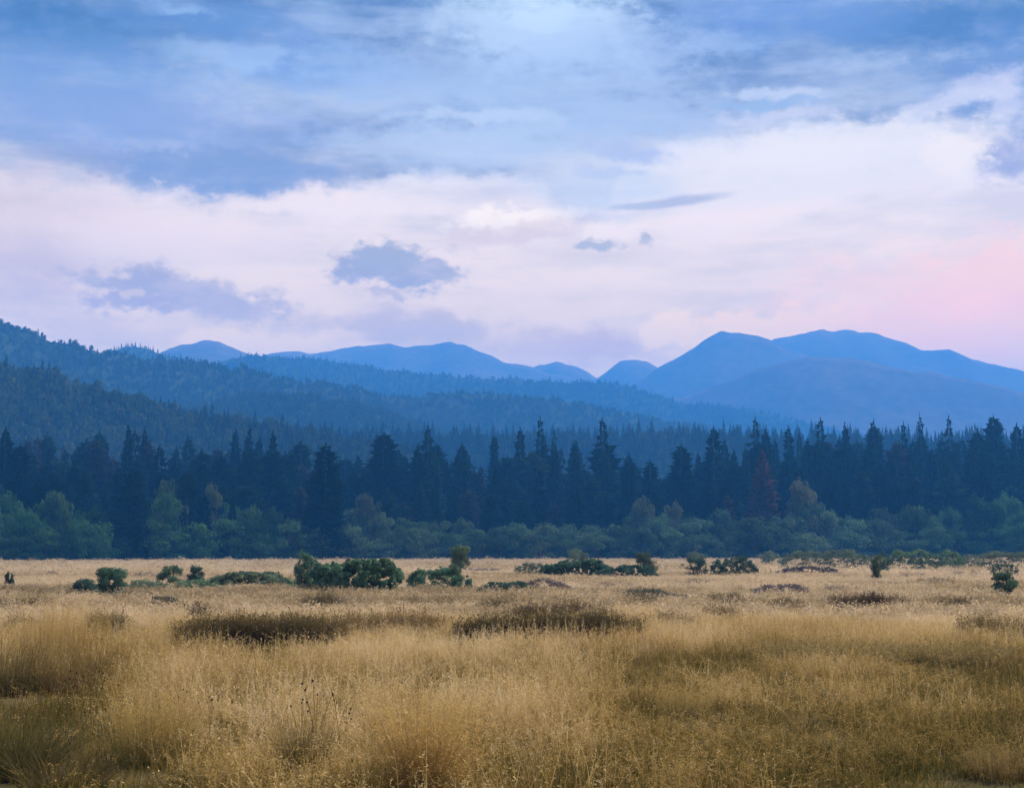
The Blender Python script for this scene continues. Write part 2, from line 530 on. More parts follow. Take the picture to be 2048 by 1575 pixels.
# ------------------------------------------------------------------ hills and mountains
def ridge(name, prof, d0, d1=None, th=0.0, material=None, slope=0.55, rough=0.10, seed=1, wmin=140):
    """a ridge, pulled nearer along the line of sight: its crest follows the skyline at d0 (left end) .. d1 (right end); th = height of trees standing on it"""
    d1 = d1 or d0
    P = np.array(prof, float)
    px = np.arange(P[0, 0], P[-1, 0] + 1, 7.0)
    py = np.interp(px, P[:, 0], P[:, 1])
    k = np.exp(-0.5 * (np.arange(-6, 7) / 1.1) ** 2); k /= k.sum()
    py = np.convolve(np.pad(py, 6, mode='edge'), k, 'valid')
    dd = np.interp(px, [P[0, 0], P[-1, 0]], [d0, d1])
    C = np.array([W(a, b, c) for a, b, c in zip(px, py, dd)])
    C[:, 2] -= th
    # run both ends down to the plain
    def tail(p, sgn):
        n = 14; t = np.linspace(1 / n, 1, n)
        L = max(80, p[2] * 1.6)
        return np.stack([p[0] + sgn * L * t, np.full(n, p[1]), p[2] * (1 - ss(0, 1, t)) - 6 * t], 1)
    C = np.vstack([tail(C[0], -1)[::-1], C, tail(C[-1], 1)])
    nu = len(C)
    tf = np.concatenate([np.linspace(-1, 0, 26), np.linspace(0, 1, 9)[1:]])
    V = np.zeros((len(tf), nu, 3))
    hh = np.maximum(C[:, 2], 4)
    kk = np.exp(-0.5 * (np.arange(-20, 21) / 9) ** 2); kk /= kk.sum()
    wid = np.convolve(np.pad(np.maximum(hh / slope, wmin), 20, mode='edge'), kk, 'valid')
    for i, t in enumerate(tf):
        y = C[:, 1] + t * wid
        prof_ = (1 - np.abs(t)) ** 1.15 if t < 0 else (1 - t) ** 1.3
        nz = (fbm(C[:, 0], y, 6.0 / max(300, d0), 5, seed) - 0.5) * 2
        z = C[:, 2] * prof_ + hh * nz * rough * 4 * np.abs(t) * (1 - np.abs(t)) - 7 * np.abs(t)
        z += (2.5 + hh * 0.012) * (fbm(C[:, 0], y, 75.0 / d0, 4, seed + 5) - 0.5) * 2
        V[i] = np.stack([C[:, 0], y, z], 1)
    ii = (np.arange(len(tf) - 1)[:, None] * nu + np.arange(nu - 1)[None, :]).ravel()
    f = np.stack([ii, ii + 1, ii + nu + 1, ii + nu], 1)
    link(name, mesh_from(name, V.reshape(-1, 3), f, material or M_hill, True), kind='structure')
    return V, tf


def sample_ridge(V, tf, n, tmin=-1.0, tmax=0.06, seed=1):
    r = np.random.default_rng(seed)
    nu = V.shape[1]
    fu = r.uniform(0, nu - 1.001, n * 3)
    t = tmax - (tmax - tmin) * r.random(n * 3)
    fi = np.interp(t, tf, np.arange(len(tf)))
    i0, j0 = fi.astype(int), fu.astype(int)
    i0 = np.minimum(i0, len(tf) - 2)
    a, b = (fi - i0)[:, None], (fu - j0)[:, None]
    p = (V[i0, j0] * (1 - a) * (1 - b) + V[i0 + 1, j0] * a * (1 - b) + V[i0, j0 + 1] * (1 - a) * b + V[i0 + 1, j0 + 1] * a * b)
    ok = (np.abs(p[:, 0] / p[:, 1]) < 0.44) & (p[:, 2] > -1)
    return p[ok][:n]


H = 'structure'
V7, t7 = ridge("mountain", [(1380, 740), (1500, 692), (1540, 680), (1575, 672), (1610, 663), (1640, 659), (1680, 664), (1710, 660), (1735, 664), (1765, 674),
               (1795, 684), (1810, 686), (1845, 699), (1870, 703), (1895, 699), (1912, 703), (1950, 719), (1990, 730), (2048, 741), (2200, 770), (2500, 800)],
               3300, th=0, material=M_mount, rough=0.2, seed=21)
V6, t6 = ridge("mountain", [(1130, 830), (1200, 800), (1260, 768), (1300, 746), (1340, 722), (1380, 697), (1410, 677), (1440, 663), (1470, 662), (1500, 668), (1535, 680),
               (1600, 708), (1700, 760), (1800, 800)], 2950, th=0, material=M_mount, rough=0.2, seed=22)
V8, t8 = ridge("mountain", [(1350, 800), (1450, 765), (1550, 728), (1620, 714), (1680, 715), (1740, 725), (1790, 736), (1860, 745), (1920, 755), (2000, 772), (2060, 786),
               (2200, 815), (2500, 830)], 2500, 2300, th=0, material=M_mount, rough=0.2, seed=23)
V5, t5 = ridge("mountain", [(480, 720), (555, 706), (590, 700), (625, 706), (660, 700), (720, 692), (780, 685), (820, 695), (850, 694), (880, 687), (897, 683), (932, 690),
               (960, 703), (1000, 721), (1060, 732), (1120, 748), (1200, 775)], 3200, th=0, material=M_mount, rough=0.2, seed=24)
ridge("mountain", [(1030, 760), (1065, 736), (1090, 727), (1112, 719), (1140, 730), (1180, 748), (1230, 775)], 3350, th=0, material=M_mount, rough=0.04, seed=25)
ridge("mountain", [(1180, 770), (1205, 745), (1235, 727), (1270, 719), (1300, 727), (1340, 742), (1400, 770)], 3250, th=0, material=M_mount, rough=0.04, seed=26)
V4, t4 = ridge("mountain", [(290, 720), (330, 703), (365, 689), (395, 681), (415, 679), (440, 684), (475, 698), (520, 715)], 2700, th=0, material=M_mount, rough=0.04, seed=27)
V3b, t3b = ridge("hill", [(180, 720), (220, 692), (250, 684), (275, 682), (300, 688), (330, 700), (380, 722)], 1750, th=6, seed=28)
V3, t3 = ridge("hill", [(380, 745), (430, 718), (470, 703), (510, 701), (560, 706), (620, 710), (700, 719), (800, 735), (900, 744), (1000, 750), (1100, 754), (1200, 757),
               (1250, 764), (1330, 788), (1360, 798), (1420, 799), (1500, 812), (1570, 826), (1660, 850), (1800, 880)], 1900, 2050, th=6, seed=29)
V2, t2 = ridge("hill", [(-500, 560), (-200, 596), (0, 635), (60, 652), (120, 672), (180, 687), (250, 700), (340, 708), (420, 716), (500, 731), (600, 752), (700, 766), (800, 784),
               (850, 787), (920, 777), (1000, 780), (1100, 790), (1200, 806), (1300, 827), (1400, 846), (1500, 862)], 960, 1450, th=5, seed=30)
V2b, t2b = ridge("hill", [(330, 830), (390, 795), (460, 778), (560, 770), (640, 778), (720, 792), (790, 815), (860, 842), (930, 862)], 1000, 1050, th=8, seed=31)
V1b, t1b = ridge("hill", [(300, 850), (500, 850), (650, 852), (800, 850), (950, 852), (1100, 850), (1300, 850), (1500, 852), (1700, 852), (1900, 856), (2150, 860), (2400, 870)],
                 820, 760, th=11, seed=32, rough=0.05)
V1, t1 = ridge("hill", [(-400, 630), (-100, 690), (0, 712), (60, 728), (130, 742), (200, 768), (300, 792), (400, 816), (520, 836), (650, 854), (800, 880)], 600, 640, th=10, seed=33)

# ------------------------------------------------------------------ foliage makers
def leaf_quads(cent, nrm, size, r, elong=1.0):
    """one small quad per leaf clump"""
    n = len(cent)
    a = r.normal(size=(n, 3)); a -= (a * nrm).sum(1, keepdims=True) * nrm
    a /= np.linalg.norm(a, axis=1, keepdims=True) + 1e-9
    b = np.cross(nrm, a)
    s = (size * r.uniform(0.6, 1.4, n))[:, None]
    a, b = a * s * elong, b * s
    bend = nrm * s * 0.35
    q = np.stack([cent - a * 0.9 - b * 0.35, cent + b * r.uniform(-.9, -.4, (n, 1)) + bend, cent + a, cent + b * r.uniform(.4, .9, (n, 1)) + bend * .5], 1)
    f = np.arange(n * 4).reshape(n, 4)
    return q.reshape(-1, 3), f


def foliage(blobs, n, size, seed, fill=0.75, up=0.25):
    """leaf clumps over and inside a set of (x, y, z, rx, ry, rz) lobes"""
    r = np.random.default_rng(seed)
    B = np.array(blobs, float)
    wgt = (B[:, 3] * B[:, 4] + B[:, 3] * B[:, 5]); wgt /= wgt.sum()
    k = r.choice(len(B), n, p=wgt)
    d = r.normal(size=(n, 3)); d /= np.linalg.norm(d, axis=1, keepdims=True)
    rad = r.uniform(fill ** 2, 1.12, n) ** 0.5
    c = B[k, :3] + d * B[k, 3:6] * rad[:, None]
    ok = c[:, 2] > 0.0
    c, d, k = c[ok], d[ok], k[ok]
    nrm = d + r.normal(size=d.shape) * 0.38; nrm[:, 2] += up
    nrm /= np.linalg.norm(nrm, axis=1, keepdims=True)
    v, f = leaf_quads(c, nrm, size, r)
    tone = r.random(len(B))[k] * 0.65 + r.random(len(c)) * 0.35
    return v, f, np.repeat(tone, 4)


def tube(pts, rad, sides=6):
    pts = np.array(pts, float); V = []; Fc = []
    for i, p in enumerate(pts):
        t = pts[min(i + 1, len(pts) - 1)] - pts[max(i - 1, 0)]; t /= np.linalg.norm(t) + 1e-9
        a = np.cross(t, (0.3, 1, 0.1)); a /= np.linalg.norm(a) + 1e-9; b = np.cross(t, a)
        for s in range(sides):
            an = 2 * math.pi * s / sides
            V.append(p + rad[i] * (a * math.cos(an) + b * math.sin(an)))
    for i in range(len(pts) - 1):
        for s in range(sides):
            q = (s + 1) % sides
            Fc.append((i * sides + s, i * sides + q, (i + 1) * sides + q, (i + 1) * sides + s))
    return np.array(V), np.array(Fc)


def join(parts):
    V, Fc, o = [], [], 0
    for v, f in parts:
        V.append(v); Fc.append(f + o); o += len(v)
    return np.vstack(V), np.vstack(Fc)


def spruce_mesh(seed, whorls=40, per=8, power=0.85, droop=0.25, bare=0.04, ragged=0.25, top_open=0.0, segs=4):
    """unit-height, unit-radius spruce crown: whorls of drooping boughs, each a chain of ragged sprays"""
    r = np.random.default_rng(seed)
    V, var = [], []
    for i in range(whorls):
        t = bare + (1 - bare) * (i / (whorls - 1)) ** 0.92
        base = (1 - t) ** power
        if t < 0.18: base *= 0.8 + 0.2 * (t / 0.18)
        if t > 0.8: base = base * (1 - 0.35 * top_open) + 0.02
        nb = max(3, int(round(per * (0.45 + 0.55 * base))))
        if t > 0.75 and top_open > 0: nb = max(3, int(nb * (1 - 0.3 * top_open)))
        a0 = r.random() * 6.28
        wr = r.uniform(1 - ragged, 1 + ragged * 0.7)
        for b in range(nb):
            an = a0 + 6.283 * b / nb + r.normal() * 0.25
            L = max(0.03, base * wr * r.uniform(1 - ragged * 1.3, 1.12))
            z0 = t + r.normal() * 0.008
            dr = droop * r.uniform(0.5, 1.4) * (1 - 0.6 * t)
            dirv = np.array((math.cos(an), math.sin(an))); nor = np.array((-dirv[1], dirv[0]))
            tone = r.random()
            for s in range(segs):
                s0, s1 = s / segs, (s + 1) / segs
                def pt(q, side=0.0, dz=0.0):
                    xy = dirv * L * q + nor * side
                    return (xy[0], xy[1], z0 - dr * L * 0.17 * q ** 1.3 + 0.05 * L * max(0, q - .75) + dz)
                wd = L * (0.20 + 0.20 * (1 - s0)) * r.uniform(0.7, 1.3)
                tip = s1 + 0.10 * r.random()
                V += [pt(s0), pt(tip, wd, -0.012 * r.random() - .004), pt(min(1, s1 * 0.98))]
                V += [pt(s0), pt(min(1, s1 * 0.98)), pt(tip, -wd, -0.012 * r.random() - .004)]
                var += [tone] * 6
            # a hanging curtain under the bough
            V += [pt(0.15), pt(0.95), pt(0.6, 0, -0.05 * r.uniform(.5, 1.2))]; var += [tone * .8] * 3
    # leader
    for k in range(3):
        a = k * 2.09
        V += [(0.02 * math.cos(a), 0.02 * math.sin(a), .97), (0.02 * math.cos(a + 2), 0.02 * math.sin(a + 2), .97), (0, 0, 1.015)]; var += [.5] * 3
    V = np.array(V)
    return mesh_from("spruce_crown", V, np.arange(len(V)).reshape(-1, 3), M_needle, attrs={'var': var})


def spruce_trunk_mesh():
    v, f = tube([(0, 0, -0.02), (0.0, 0.02, 0.3), (0.01, 0, 0.7), (0, 0, 0.985)], [0.13, 0.10, 0.06, 0.012], 7)
    return mesh_from("spruce_trunk", v, f, M_bark, True)


def broad_mesh(seed, n=3000, size=0.034, lobes=26, skirt=True, flat=1.0):
    """unit-height broadleaf crown of many uneven lobes"""
    r = np.random.default_rng(seed)
    B = []
    for i in range(lobes):
        z = r.uniform(0.12 if skirt else 0.38, 0.9)
        rr = math.sqrt(max(0, 1 - ((z - 0.45) / 0.55) ** 2)) * 0.75
        a = r.random() * 6.283
        q = rr * math.sqrt(r.uniform(0.15, 1))
        s = r.uniform(0.12, 0.24) * (1.15 - 0.4 * z)
        B.append((q * math.cos(a), q * math.sin(a), z, s * 1.5, s * 1.5, s * r.uniform(0.45, 0.7) * flat))
    for i in range(6):
        a = r.random() * 6.283; q = r.uniform(0, .35)
        s = r.uniform(.08, .14)
        B.append((q * math.cos(a), q * math.sin(a), r.uniform(.78, .97), s * 1.6, s * 1.6, s))
    v, f, var = foliage(B, n, size, seed, 0.7, 0.3)
    v[:, :2] *= 1.0
    return mesh_from("broadleaf_crown", v, f, M_leaf, attrs={'var': var})


def broad_trunk_mesh(seed):
    r = np.random.default_rng(seed)
    parts = [tube([(0, 0, -0.02), (0.02, 0.01, 0.2), (-0.01, 0.02, 0.45), (0.01, 0, 0.75)], [0.06, 0.045, 0.03, 0.01])]
    for k in range(4):
        a = k * 1.6 + r.random()
        z = r.uniform(0.15, 0.35)
        parts.append(tube([(0, 0, z), (0.22 * math.cos(a), 0.22 * math.sin(a), z + 0.2), (0.42 * math.cos(a), 0.42 * math.sin(a), z + 0.38)], [0.03, 0.02, 0.006], 5))
    v, f = join(parts)
    return mesh_from("broadleaf_trunk", v, f, M_bark, True)


# ------------------------------------------------------------------ far woods: instanced stuff on the hills
def far_spruce(seed):
    r = np.random.default_rng(seed); V = []; var = []
    for i in range(13):
        t = 0.05 + 0.95 * i / 12
        R_ = (1 - t) ** 0.9 + 0.03
        for b in range(7):
            a = r.random() * 6.28; L = R_ * r.uniform(.65, 1.15); w = 0.34 * R_ + .03
            c, s = math.cos(a), math.sin(a)
            V += [(0, 0, t + 0.06), (c * L - s * w, s * L + c * w, t - 0.07 * r.random()), (c * L + s * w, s * L - c * w, t - 0.07 * r.random())]
            var += [r.random()] * 3
    V = np.array(V)
    return mesh_from("far_spruce", V, np.arange(len(V)).reshape(-1, 3), M_farspruce, attrs={'var': var})


def far_broad(seed):
    r = np.random.default_rng(seed)
    B = []
    for i in range(10):
        z = r.uniform(.3, .82); rr = math.sqrt(max(0, 1 - ((z - .5) / .5) ** 2)) * .65; a = r.random() * 6.28; q = rr * r.random() ** .5
        B.append((q * math.cos(a), q * math.sin(a), z, .38, .38, .17))
    v, f, var = foliage(B, 150, 0.15, seed, 0.7)
    return mesh_from("far_broadleaf", v, f, M_farleaf, attrs={'var': var})


def proto_collection(name, meshes):
    c = bpy.data.collections.new(name)
    for i, me in enumerate(meshes):
        c.objects.link(bpy.data.objects.new(f"{name}_{i:02d}", me))
    return c


def scatter(name, P, scale, rot, idx, tint, coll, label=None, cat=None):
    """one 'stuff' object: points carrying size, turn, kind and tint, instanced by geometry nodes"""
    n = len(P)
    me = bpy.data.meshes.new(name)
    me.vertices.add(n); me.vertices.foreach_set("co", np.asarray(P, np.float32).ravel())
    def at(k, ty, a, key="value"):
        q = me.attributes.new(k, ty, 'POINT'); q.data.foreach_set(key, np.ascontiguousarray(a).ravel())
    at('sc', 'FLOAT_VECTOR', np.asarray(scale, np.float32), "vector")
    at('rot', 'FLOAT_VECTOR', np.asarray(rot, np.float32), "vector")
    at('idx', 'INT', np.asarray(idx, np.int32)); at('tint', 'FLOAT', np.asarray(tint, np.float32))
    o = link(name, me, kind='stuff', label=label, category=cat)
    g = bpy.data.node_groups.new(name, 'GeometryNodeTree')
    g.interface.new_socket("Geometry", in_out='INPUT', socket_type='NodeSocketGeometry')
    g.interface.new_socket("Geometry", in_out='OUTPUT', socket_type='NodeSocketGeometry')
    N, L = g.nodes, g.links
    gi, go = N.new('NodeGroupInput'), N.new('NodeGroupOutput')
    ip = N.new('GeometryNodeInstanceOnPoints'); ci = N.new('GeometryNodeCollectionInfo')
    ci.inputs['Collection'].default_value = coll
    ci.inputs['Separate Children'].default_value = True; ci.inputs['Reset Children'].default_value = True
    def na(k, ty):
        q = N.new('GeometryNodeInputNamedAttribute'); q.data_type = ty; q.inputs['Name'].default_value = k
        return q.outputs['Attribute']
    L.new(gi.outputs[0], ip.inputs['Points']); L.new(ci.outputs[0], ip.inputs['Instance'])
    ip.inputs['Pick Instance'].default_value = True
    L.new(na('idx', 'INT'), ip.inputs['Instance Index'])
    L.new(na('sc', 'FLOAT_VECTOR'), ip.inputs['Scale'])
    er = N.new('FunctionNodeEulerToRotation'); L.new(na('rot', 'FLOAT_VECTOR'), er.inputs[0]); L.new(er.outputs[0], ip.inputs['Rotation'])
    L.new(ip.outputs[0], go.inputs[0])
    md = o.modifiers.new("scatter", 'NODES'); md.node_group = g
    return o


far_coll = proto_collection("far_tree", [far_broad(1), far_broad(2), far_broad(3), far_spruce(4), far_spruce(5), far_spruce(6)])


def wood(name, V, tf, n, hgt, share_spruce, seed, tmin=-1.0, tmax=0.05, wid=(0.30, 0.44), label=None):
    r = np.random.default_rng(seed + 1000)
    P = sample_ridge(V, tf, n, tmin, tmax, seed)
    n = len(P)
    k = fbm(P[:, 0], P[:, 1], 0.012, 3, seed)
    sp = r.random(n) < np.clip(share_spruce + (k - 0.5) * 1.4, 0.02, 0.98)
    h = hgt * r.uniform(0.65, 1.15, n) * np.where(sp, 1.12, 0.85)
    w = h * np.where(sp, r.uniform(0.19, 0.28, n), r.uniform(*wid, n))
    P = P.copy(); P[:, 2] -= 0.4
    idx = np.where(sp, r.integers(3, 6, n), r.integers(0, 3, n))
    tint = np.clip(fbm(P[:, 0], P[:, 1], 0.03, 3, seed + 9) * 1.6 - 0.3, 0, 1)
    rot = np.zeros((n, 3)); rot[:, 2] = r.random(n) * 6.28
    scatter(name, P, np.stack([w, w, h], 1), rot, idx, tint, far_coll, label, 'woodland')


wood("hillside_wood", V1, t1, 4800, 11.5, 0.25, 41, -1, .05, (.32, .46), label="mixed wood covering the near hillside on the left")
wood("hillside_wood", V1b, t1b, 7500, 11.5, 0.80, 42, -1, .06, label="pale blue spruce wood on the low rise behind the forest")
wood("hillside_wood", V2, t2, 17000, 5.6, 0.2, 43, -.9, .04, label="hazy wood over the long ridge falling from the left")
wood("hillside_wood", V2b, t2b, 4200, 8.0, 0.08, 44, -.9, .04, label="soft green broadleaf wood on the small hill below the long ridge")
wood("hillside_wood", V3, t3, 14000, 6.5, 0.5, 45, -.7, .03, label="faint blue wood along the middle ridge")
wood("hillside_wood", V3b, t3b, 2500, 6.5, 0.5, 46, -.7, .03, label="faint wood on the small knoll behind the left ridge")

# ------------------------------------------------------------------ forest edge
def front(px):
    """distance of the edge of the wood"""
    return 232 + 0.045 * min(max(px, -100), 2150)


SPR = [spruce_mesh(51, 44, 11, .58), spruce_mesh(52, 46, 11, .66, .3), spruce_mesh(53, 42, 12, .48, .22, ragged=.25), spruce_mesh(54, 44, 10, .62, .35, ragged=.3, top_open=.3),
       spruce_mesh(55, 34, 10, .5, .34, ragged=.4, top_open=.6), spruce_mesh(56, 48, 12, .42, .22, ragged=.22), spruce_mesh(57, 30, 9, .55, .42, ragged=.45, top_open=.5)]
SPR_TR = spruce_trunk_mesh()
BRD = [broad_mesh(60 + i, lobes=l) for i, l in enumerate((26, 30, 22, 34, 18, 28))]
BRD_TR = [broad_trunk_mesh(70), broad_trunk_mesh(71)]

spruce_count = 0


def spruce(px, ytop, d, wpx, kind, label, color, group='spruces of the forest edge', lean=0.0):
    x, y, zt = W(px, ytop, d)
    h = zt - float(gz(x, y)) + 0.3
    w = wpx / F * d / 2 * 1.3
    t = thing("spruce_tree", label, "spruce", (x, y, float(gz(x, y)) - 0.3), group, random.random() * 6.28, (w, w, h))
    t.rotation_euler[0] = lean or random.gauss(0, .012)
    t.scale = (w * random.uniform(.9, 1.12), w * random.uniform(.9, 1.12), h)
    c = link("crown", SPR[kind], t); c.color = tuple(color) + (1,)
    k = link("trunk", SPR_TR, t); k.scale = (0.16 * h * 0.3 / w, 0.16 * h * 0.3 / w, 1)
    return t


def broad(px, ytop, d, wpx, kind, label, color, name="broadleaf_tree", cat="tree", group='broadleaf trees along the forest edge'):
    x, y, zt = W(px, ytop, d)
    z0 = float(gz(x, y)) - 0.1
    h = (zt - z0) * 1.03
    w = wpx / F * d / 2
    t = thing(name, label, cat, (x, y, z0), group, random.random() * 6.28, (w, w, h))
    c = link("crown", BRD[kind], t); c.color = tuple(color) + (1,)
    link("trunk", BRD_TR[kind % 2], t)
    return t


DK = (0.007, 0.021, 0.015)
GR = (0.013, 0.032, 0.02)
special = [
    # px, top, offset, width, kind, label, colour
    (265, 940, 4.5, 96, 2, "broad dark spruce standing alone inside the left thicket", DK),
    (408, 988, 4.5, 46, 0, "small pointed spruce just right of the bare-stemmed pine", DK),
    (466, 985, 5, 34, 1, "thin dark spruce between the bare-stemmed pine and the big front spruce", DK),
    (652, 888, 5, 112, 2, "big dark spruce at the front of the forest, left of centre", DK),
    (612, 960, 34, 60, 0, "spruce tucked against the left side of the big front spruce", DK),
    (768, 866, 55, 104, 5, "wide dense spruce, first broad top right of the big front spruce", DK),
    (855, 851, 60, 76, 3, "tall spruce with narrow tip right of the wide dense one", GR),
    (925, 885, 60, 70, 0, "shorter spruce left of the slender lone tip at forest centre", GR),
    (989, 870, 95, 40, 5, "slender pale spruce standing free in the gap at forest centre", GR),
    (1040, 852, 75, 74, 3, "spruce left of the tallest layered tip near forest centre", GR),
    (1081, 834, 80, 66, 4, "tall spruce with open ragged tip near forest centre", GR),
    (1110, 862, 82, 60, 6, "spruce leaning on the right side of the ragged-tipped one", GR),
    (1150, 882, 60, 66, 1, "lower spruce between the ragged tip and the layered tower", GR),
    (1213, 836, 62, 92, 4, "tallest layered spruce right of forest centre with visible tiers", DK),
    (1258, 905, 55, 60, 0, "short spruce at the right foot of the layered tower", DK),
    (1303, 921, 40, 72, 2, "low dark spruce in the dip right of the layered tower", DK),
    (1360, 889, 45, 86, 2, "dense cone of spruce right of the dip in the skyline", DK),
    (1428, 852, 62, 92, 3, "tall spruce two tops left of the rust-brown tree", DK),
    (1472, 900, 50, 60, 1, "spruce close on the left of the rust-brown tree", DK),
    (1510, 834, 75, 72, 4, "tall ragged spruce right behind the rust-brown tree", GR),
    (1576, 850, 72, 66, 3, "spruce just right of the rust-brown tree", DK),
    (1640, 835, 80, 78, 4, "twin-looking open-topped spruce right of the rust-brown tree", DK),
    (1692, 846, 80, 56, 1, "narrow spruce after the open-topped one on the right", DK),
    (1748, 840, 82, 92, 6, "spruce with round sparse top on the right skyline", DK),
    (1803, 843, 82, 66, 4, "pointed spruce between the round sparse top and the fine spire", DK),
    (1845, 829, 84, 58, 6, "spruce ending in a fine thin spire on the right skyline", GR),
    (1897, 831, 84, 70, 4, "spruce with cross-shaped tip right of the fine spire", GR),
    (1955, 862, 60, 84, 2, "dark full spruce in front of the right skyline", DK),
    (1985, 832, 84, 80, 5, "heavy-headed spruce near the right edge of the forest", DK),
    (2030, 845, 70, 84, 3, "last tall spruce at the right edge of the picture", DK),
    (258, 850, 70, 56, 1, "spruce tip standing above the left treetops behind the lone dark spruce", DK),
    (290, 853, 72, 50, 3, "second spruce tip above the left treetops", DK),
    (500, 850, 72, 56, 4, "highest spruce tip of the left half, above the thin dark spruce", DK),
    (12, 856, 55, 66, 0, "dark spruce at the left edge of the forest", DK),
    (150, 930, 40, 70, 2, "dark spruce behind the bright left thicket", DK),
    (545, 862, 70, 60, 1, "spruce tip right of the highest tip of the left half", DK),
]
for px, yt, off, wpx, kd, lab, c in special:
    spruce(px, yt, front(px) + off, wpx, kd, lab, c)
spruce(1524, 898, front(1524) + 16, 92, 1, "rust-brown dead spruce among the dark green ones", (0.10, 0.05, 0.042))
spruce(1455, 990, front(1455) + 18, 52, 2, "small brownish spruce low in front of the rust-brown tree", (0.07, 0.04, 0.03))

# the pine with the bare stem
px = 375
x, y, zt = W(px, 942, front(px) + 4.5)
t = thing("pine_tree", "dark pine with bare stem and rounded head in the left thicket", "pine", (x, y, 0), None)
v, f, var = foliage([(0, 0, zt - 2.4, 1.9, 1.9, 1.6), (-.9, .2, zt - 3.9, 1.5, 1.5, 1.2), (1.0, -.3, zt - 3.4, 1.7, 1.5, 1.1), (.2, 0, zt - 5.2, 1.5, 1.5, 1.0),
                     (-.4, 0, zt - 8.2, .9, .9, 1.6), (.3, 0, zt - 10.0, 1.1, 1.1, 1.2), (0, 0, zt - 1.2, 1.1, 1.1, .9)], 2200, 0.2, 77, .4)
c = link("crown", mesh_from("pine_crown", v, f, M_needle, attrs={'var': var}), t); c.color = DK + (1,)
v, f = tube([(0, 0, -.2), (.1, 0, zt * .4), (-.1, 0, zt * .75), (0, 0, zt * .97)], [.32, .25, .18, .05], 7)
link("trunk", mesh_from("pine_trunk", v, f, M_bark, True), t)

# the rest of the spruces, row behind row
sky_x = [-120, 0, 150, 300, 500, 600, 640, 700, 770, 850, 920, 960, 1040, 1080, 1130, 1213, 1260, 1300, 1360, 1430, 1470, 1510, 1570, 1640, 1750, 1850, 1900, 1960, 2048, 2160]
sky_y = [862, 862, 864, 858, 862, 884, 905, 905, 880, 868, 895, 910, 872, 862, 890, 862, 925, 928, 900, 868, 880, 862, 862, 850, 852, 848, 850, 866, 850, 850]


ORD = ("first", "second", "third", "fourth", "fifth", "sixth", "seventh", "eighth", "ninth", "tenth", "eleventh", "twelfth")
MARKS = [(12, "left-edge dark spruce"), (150, "dark spruce behind the bright thicket"), (265, "lone dark spruce"), (466, "thin dark spruce"), (652, "big front spruce"), (768, "wide dense spruce"), (989, "slender pale spruce"), (1081, "ragged-tipped spruce"),
         (1213, "layered tower spruce"), (1360, "dense cone spruce"), (1524, "rust-brown tree"), (1640, "twin open-topped spruce"), (1748, "round sparse-topped spruce"),
         (1845, "thin-spired spruce"), (1985, "heavy-headed spruce")]
tally = {}


def where(px, row):
    """which one of its row it is, counted from the nearest landmark tree on its left"""
    near = [m for m in MARKS if m[0] <= px]
    nm = "right of the " + near[-1][1] if near else "from the left edge of the wood"
    k = tally.get((nm, row), 0); tally[(nm, row)] = k + 1
    return ORD[min(k, 11)], nm


for row, (o0, o1, add0, add1, step) in enumerate(((88, 125, -4, 46, 24), (45, 80, 14, 76, 27), (18, 40, 70, 130, 36))):
    px = -70
    while px < 2120:
        p = px + random.uniform(-9, 9)
        yt = np.interp(p, sky_x, sky_y) + random.uniform(add0, add1)
        d = front(p) + random.uniform(o0, o1)
        w = random.choice((54, 62, 72, 84, 98, 112)) * random.uniform(.9, 1.1)
        g = random.uniform(.6, 1.7)
        c = [k * g for k in (DK if random.random() < .55 else GR)]
        if random.random() < .11: c = random.choice(([0.045, 0.044, 0.034], [0.03, 0.05, 0.022], [0.036, 0.034, 0.027]))
        od, nm = where(p, row)
        lab = "%s %s spruce %s" % (od, ("slim back-row", "dark middle-row", "lower front-row")[row], nm)
        spruce(p, yt, d, w, random.choice((0, 1, 2, 3, 3, 4, 5, 6) if row == 0 else (0, 0, 1, 2, 2, 3, 5)), lab, c, ('back', 'middle', 'front')[row] + ' row of spruces in the wood')
        px += step * random.uniform(.8, 1.2)

# broadleaf thicket in front
th_x = [-120, 0, 100, 180, 240, 300, 340, 420, 520, 580, 640, 700, 740, 800, 900, 1000, 1100, 1200, 1250, 1290, 1350, 1400, 1500, 1560, 1600, 1640, 1700, 1780, 1830, 1880, 1940, 2000, 2160]
th_y = [985, 985, 985, 1000, 1030, 978, 966, 990, 1004, 1012, 1050, 1016, 992, 1014, 1030, 1034, 1044, 1050, 1030, 1004, 1010, 1022, 1015, 1012, 975, 1000, 1026, 1008, 992, 1000, 986, 985, 985]


def tcol(px):
    k = ss(450, 700, px) * ss(2000, 1700, px)
    a = np.array((0.042, 0.105, 0.032)); b = np.array((0.07, 0.12, 0.06))
    c = a * (1 - k) + b * k
    return [float(q) for q in c * random.uniform(.5, 1.4) * np.array((random.uniform(.9, 1.15), 1, random.uniform(.85, 1.1)))]


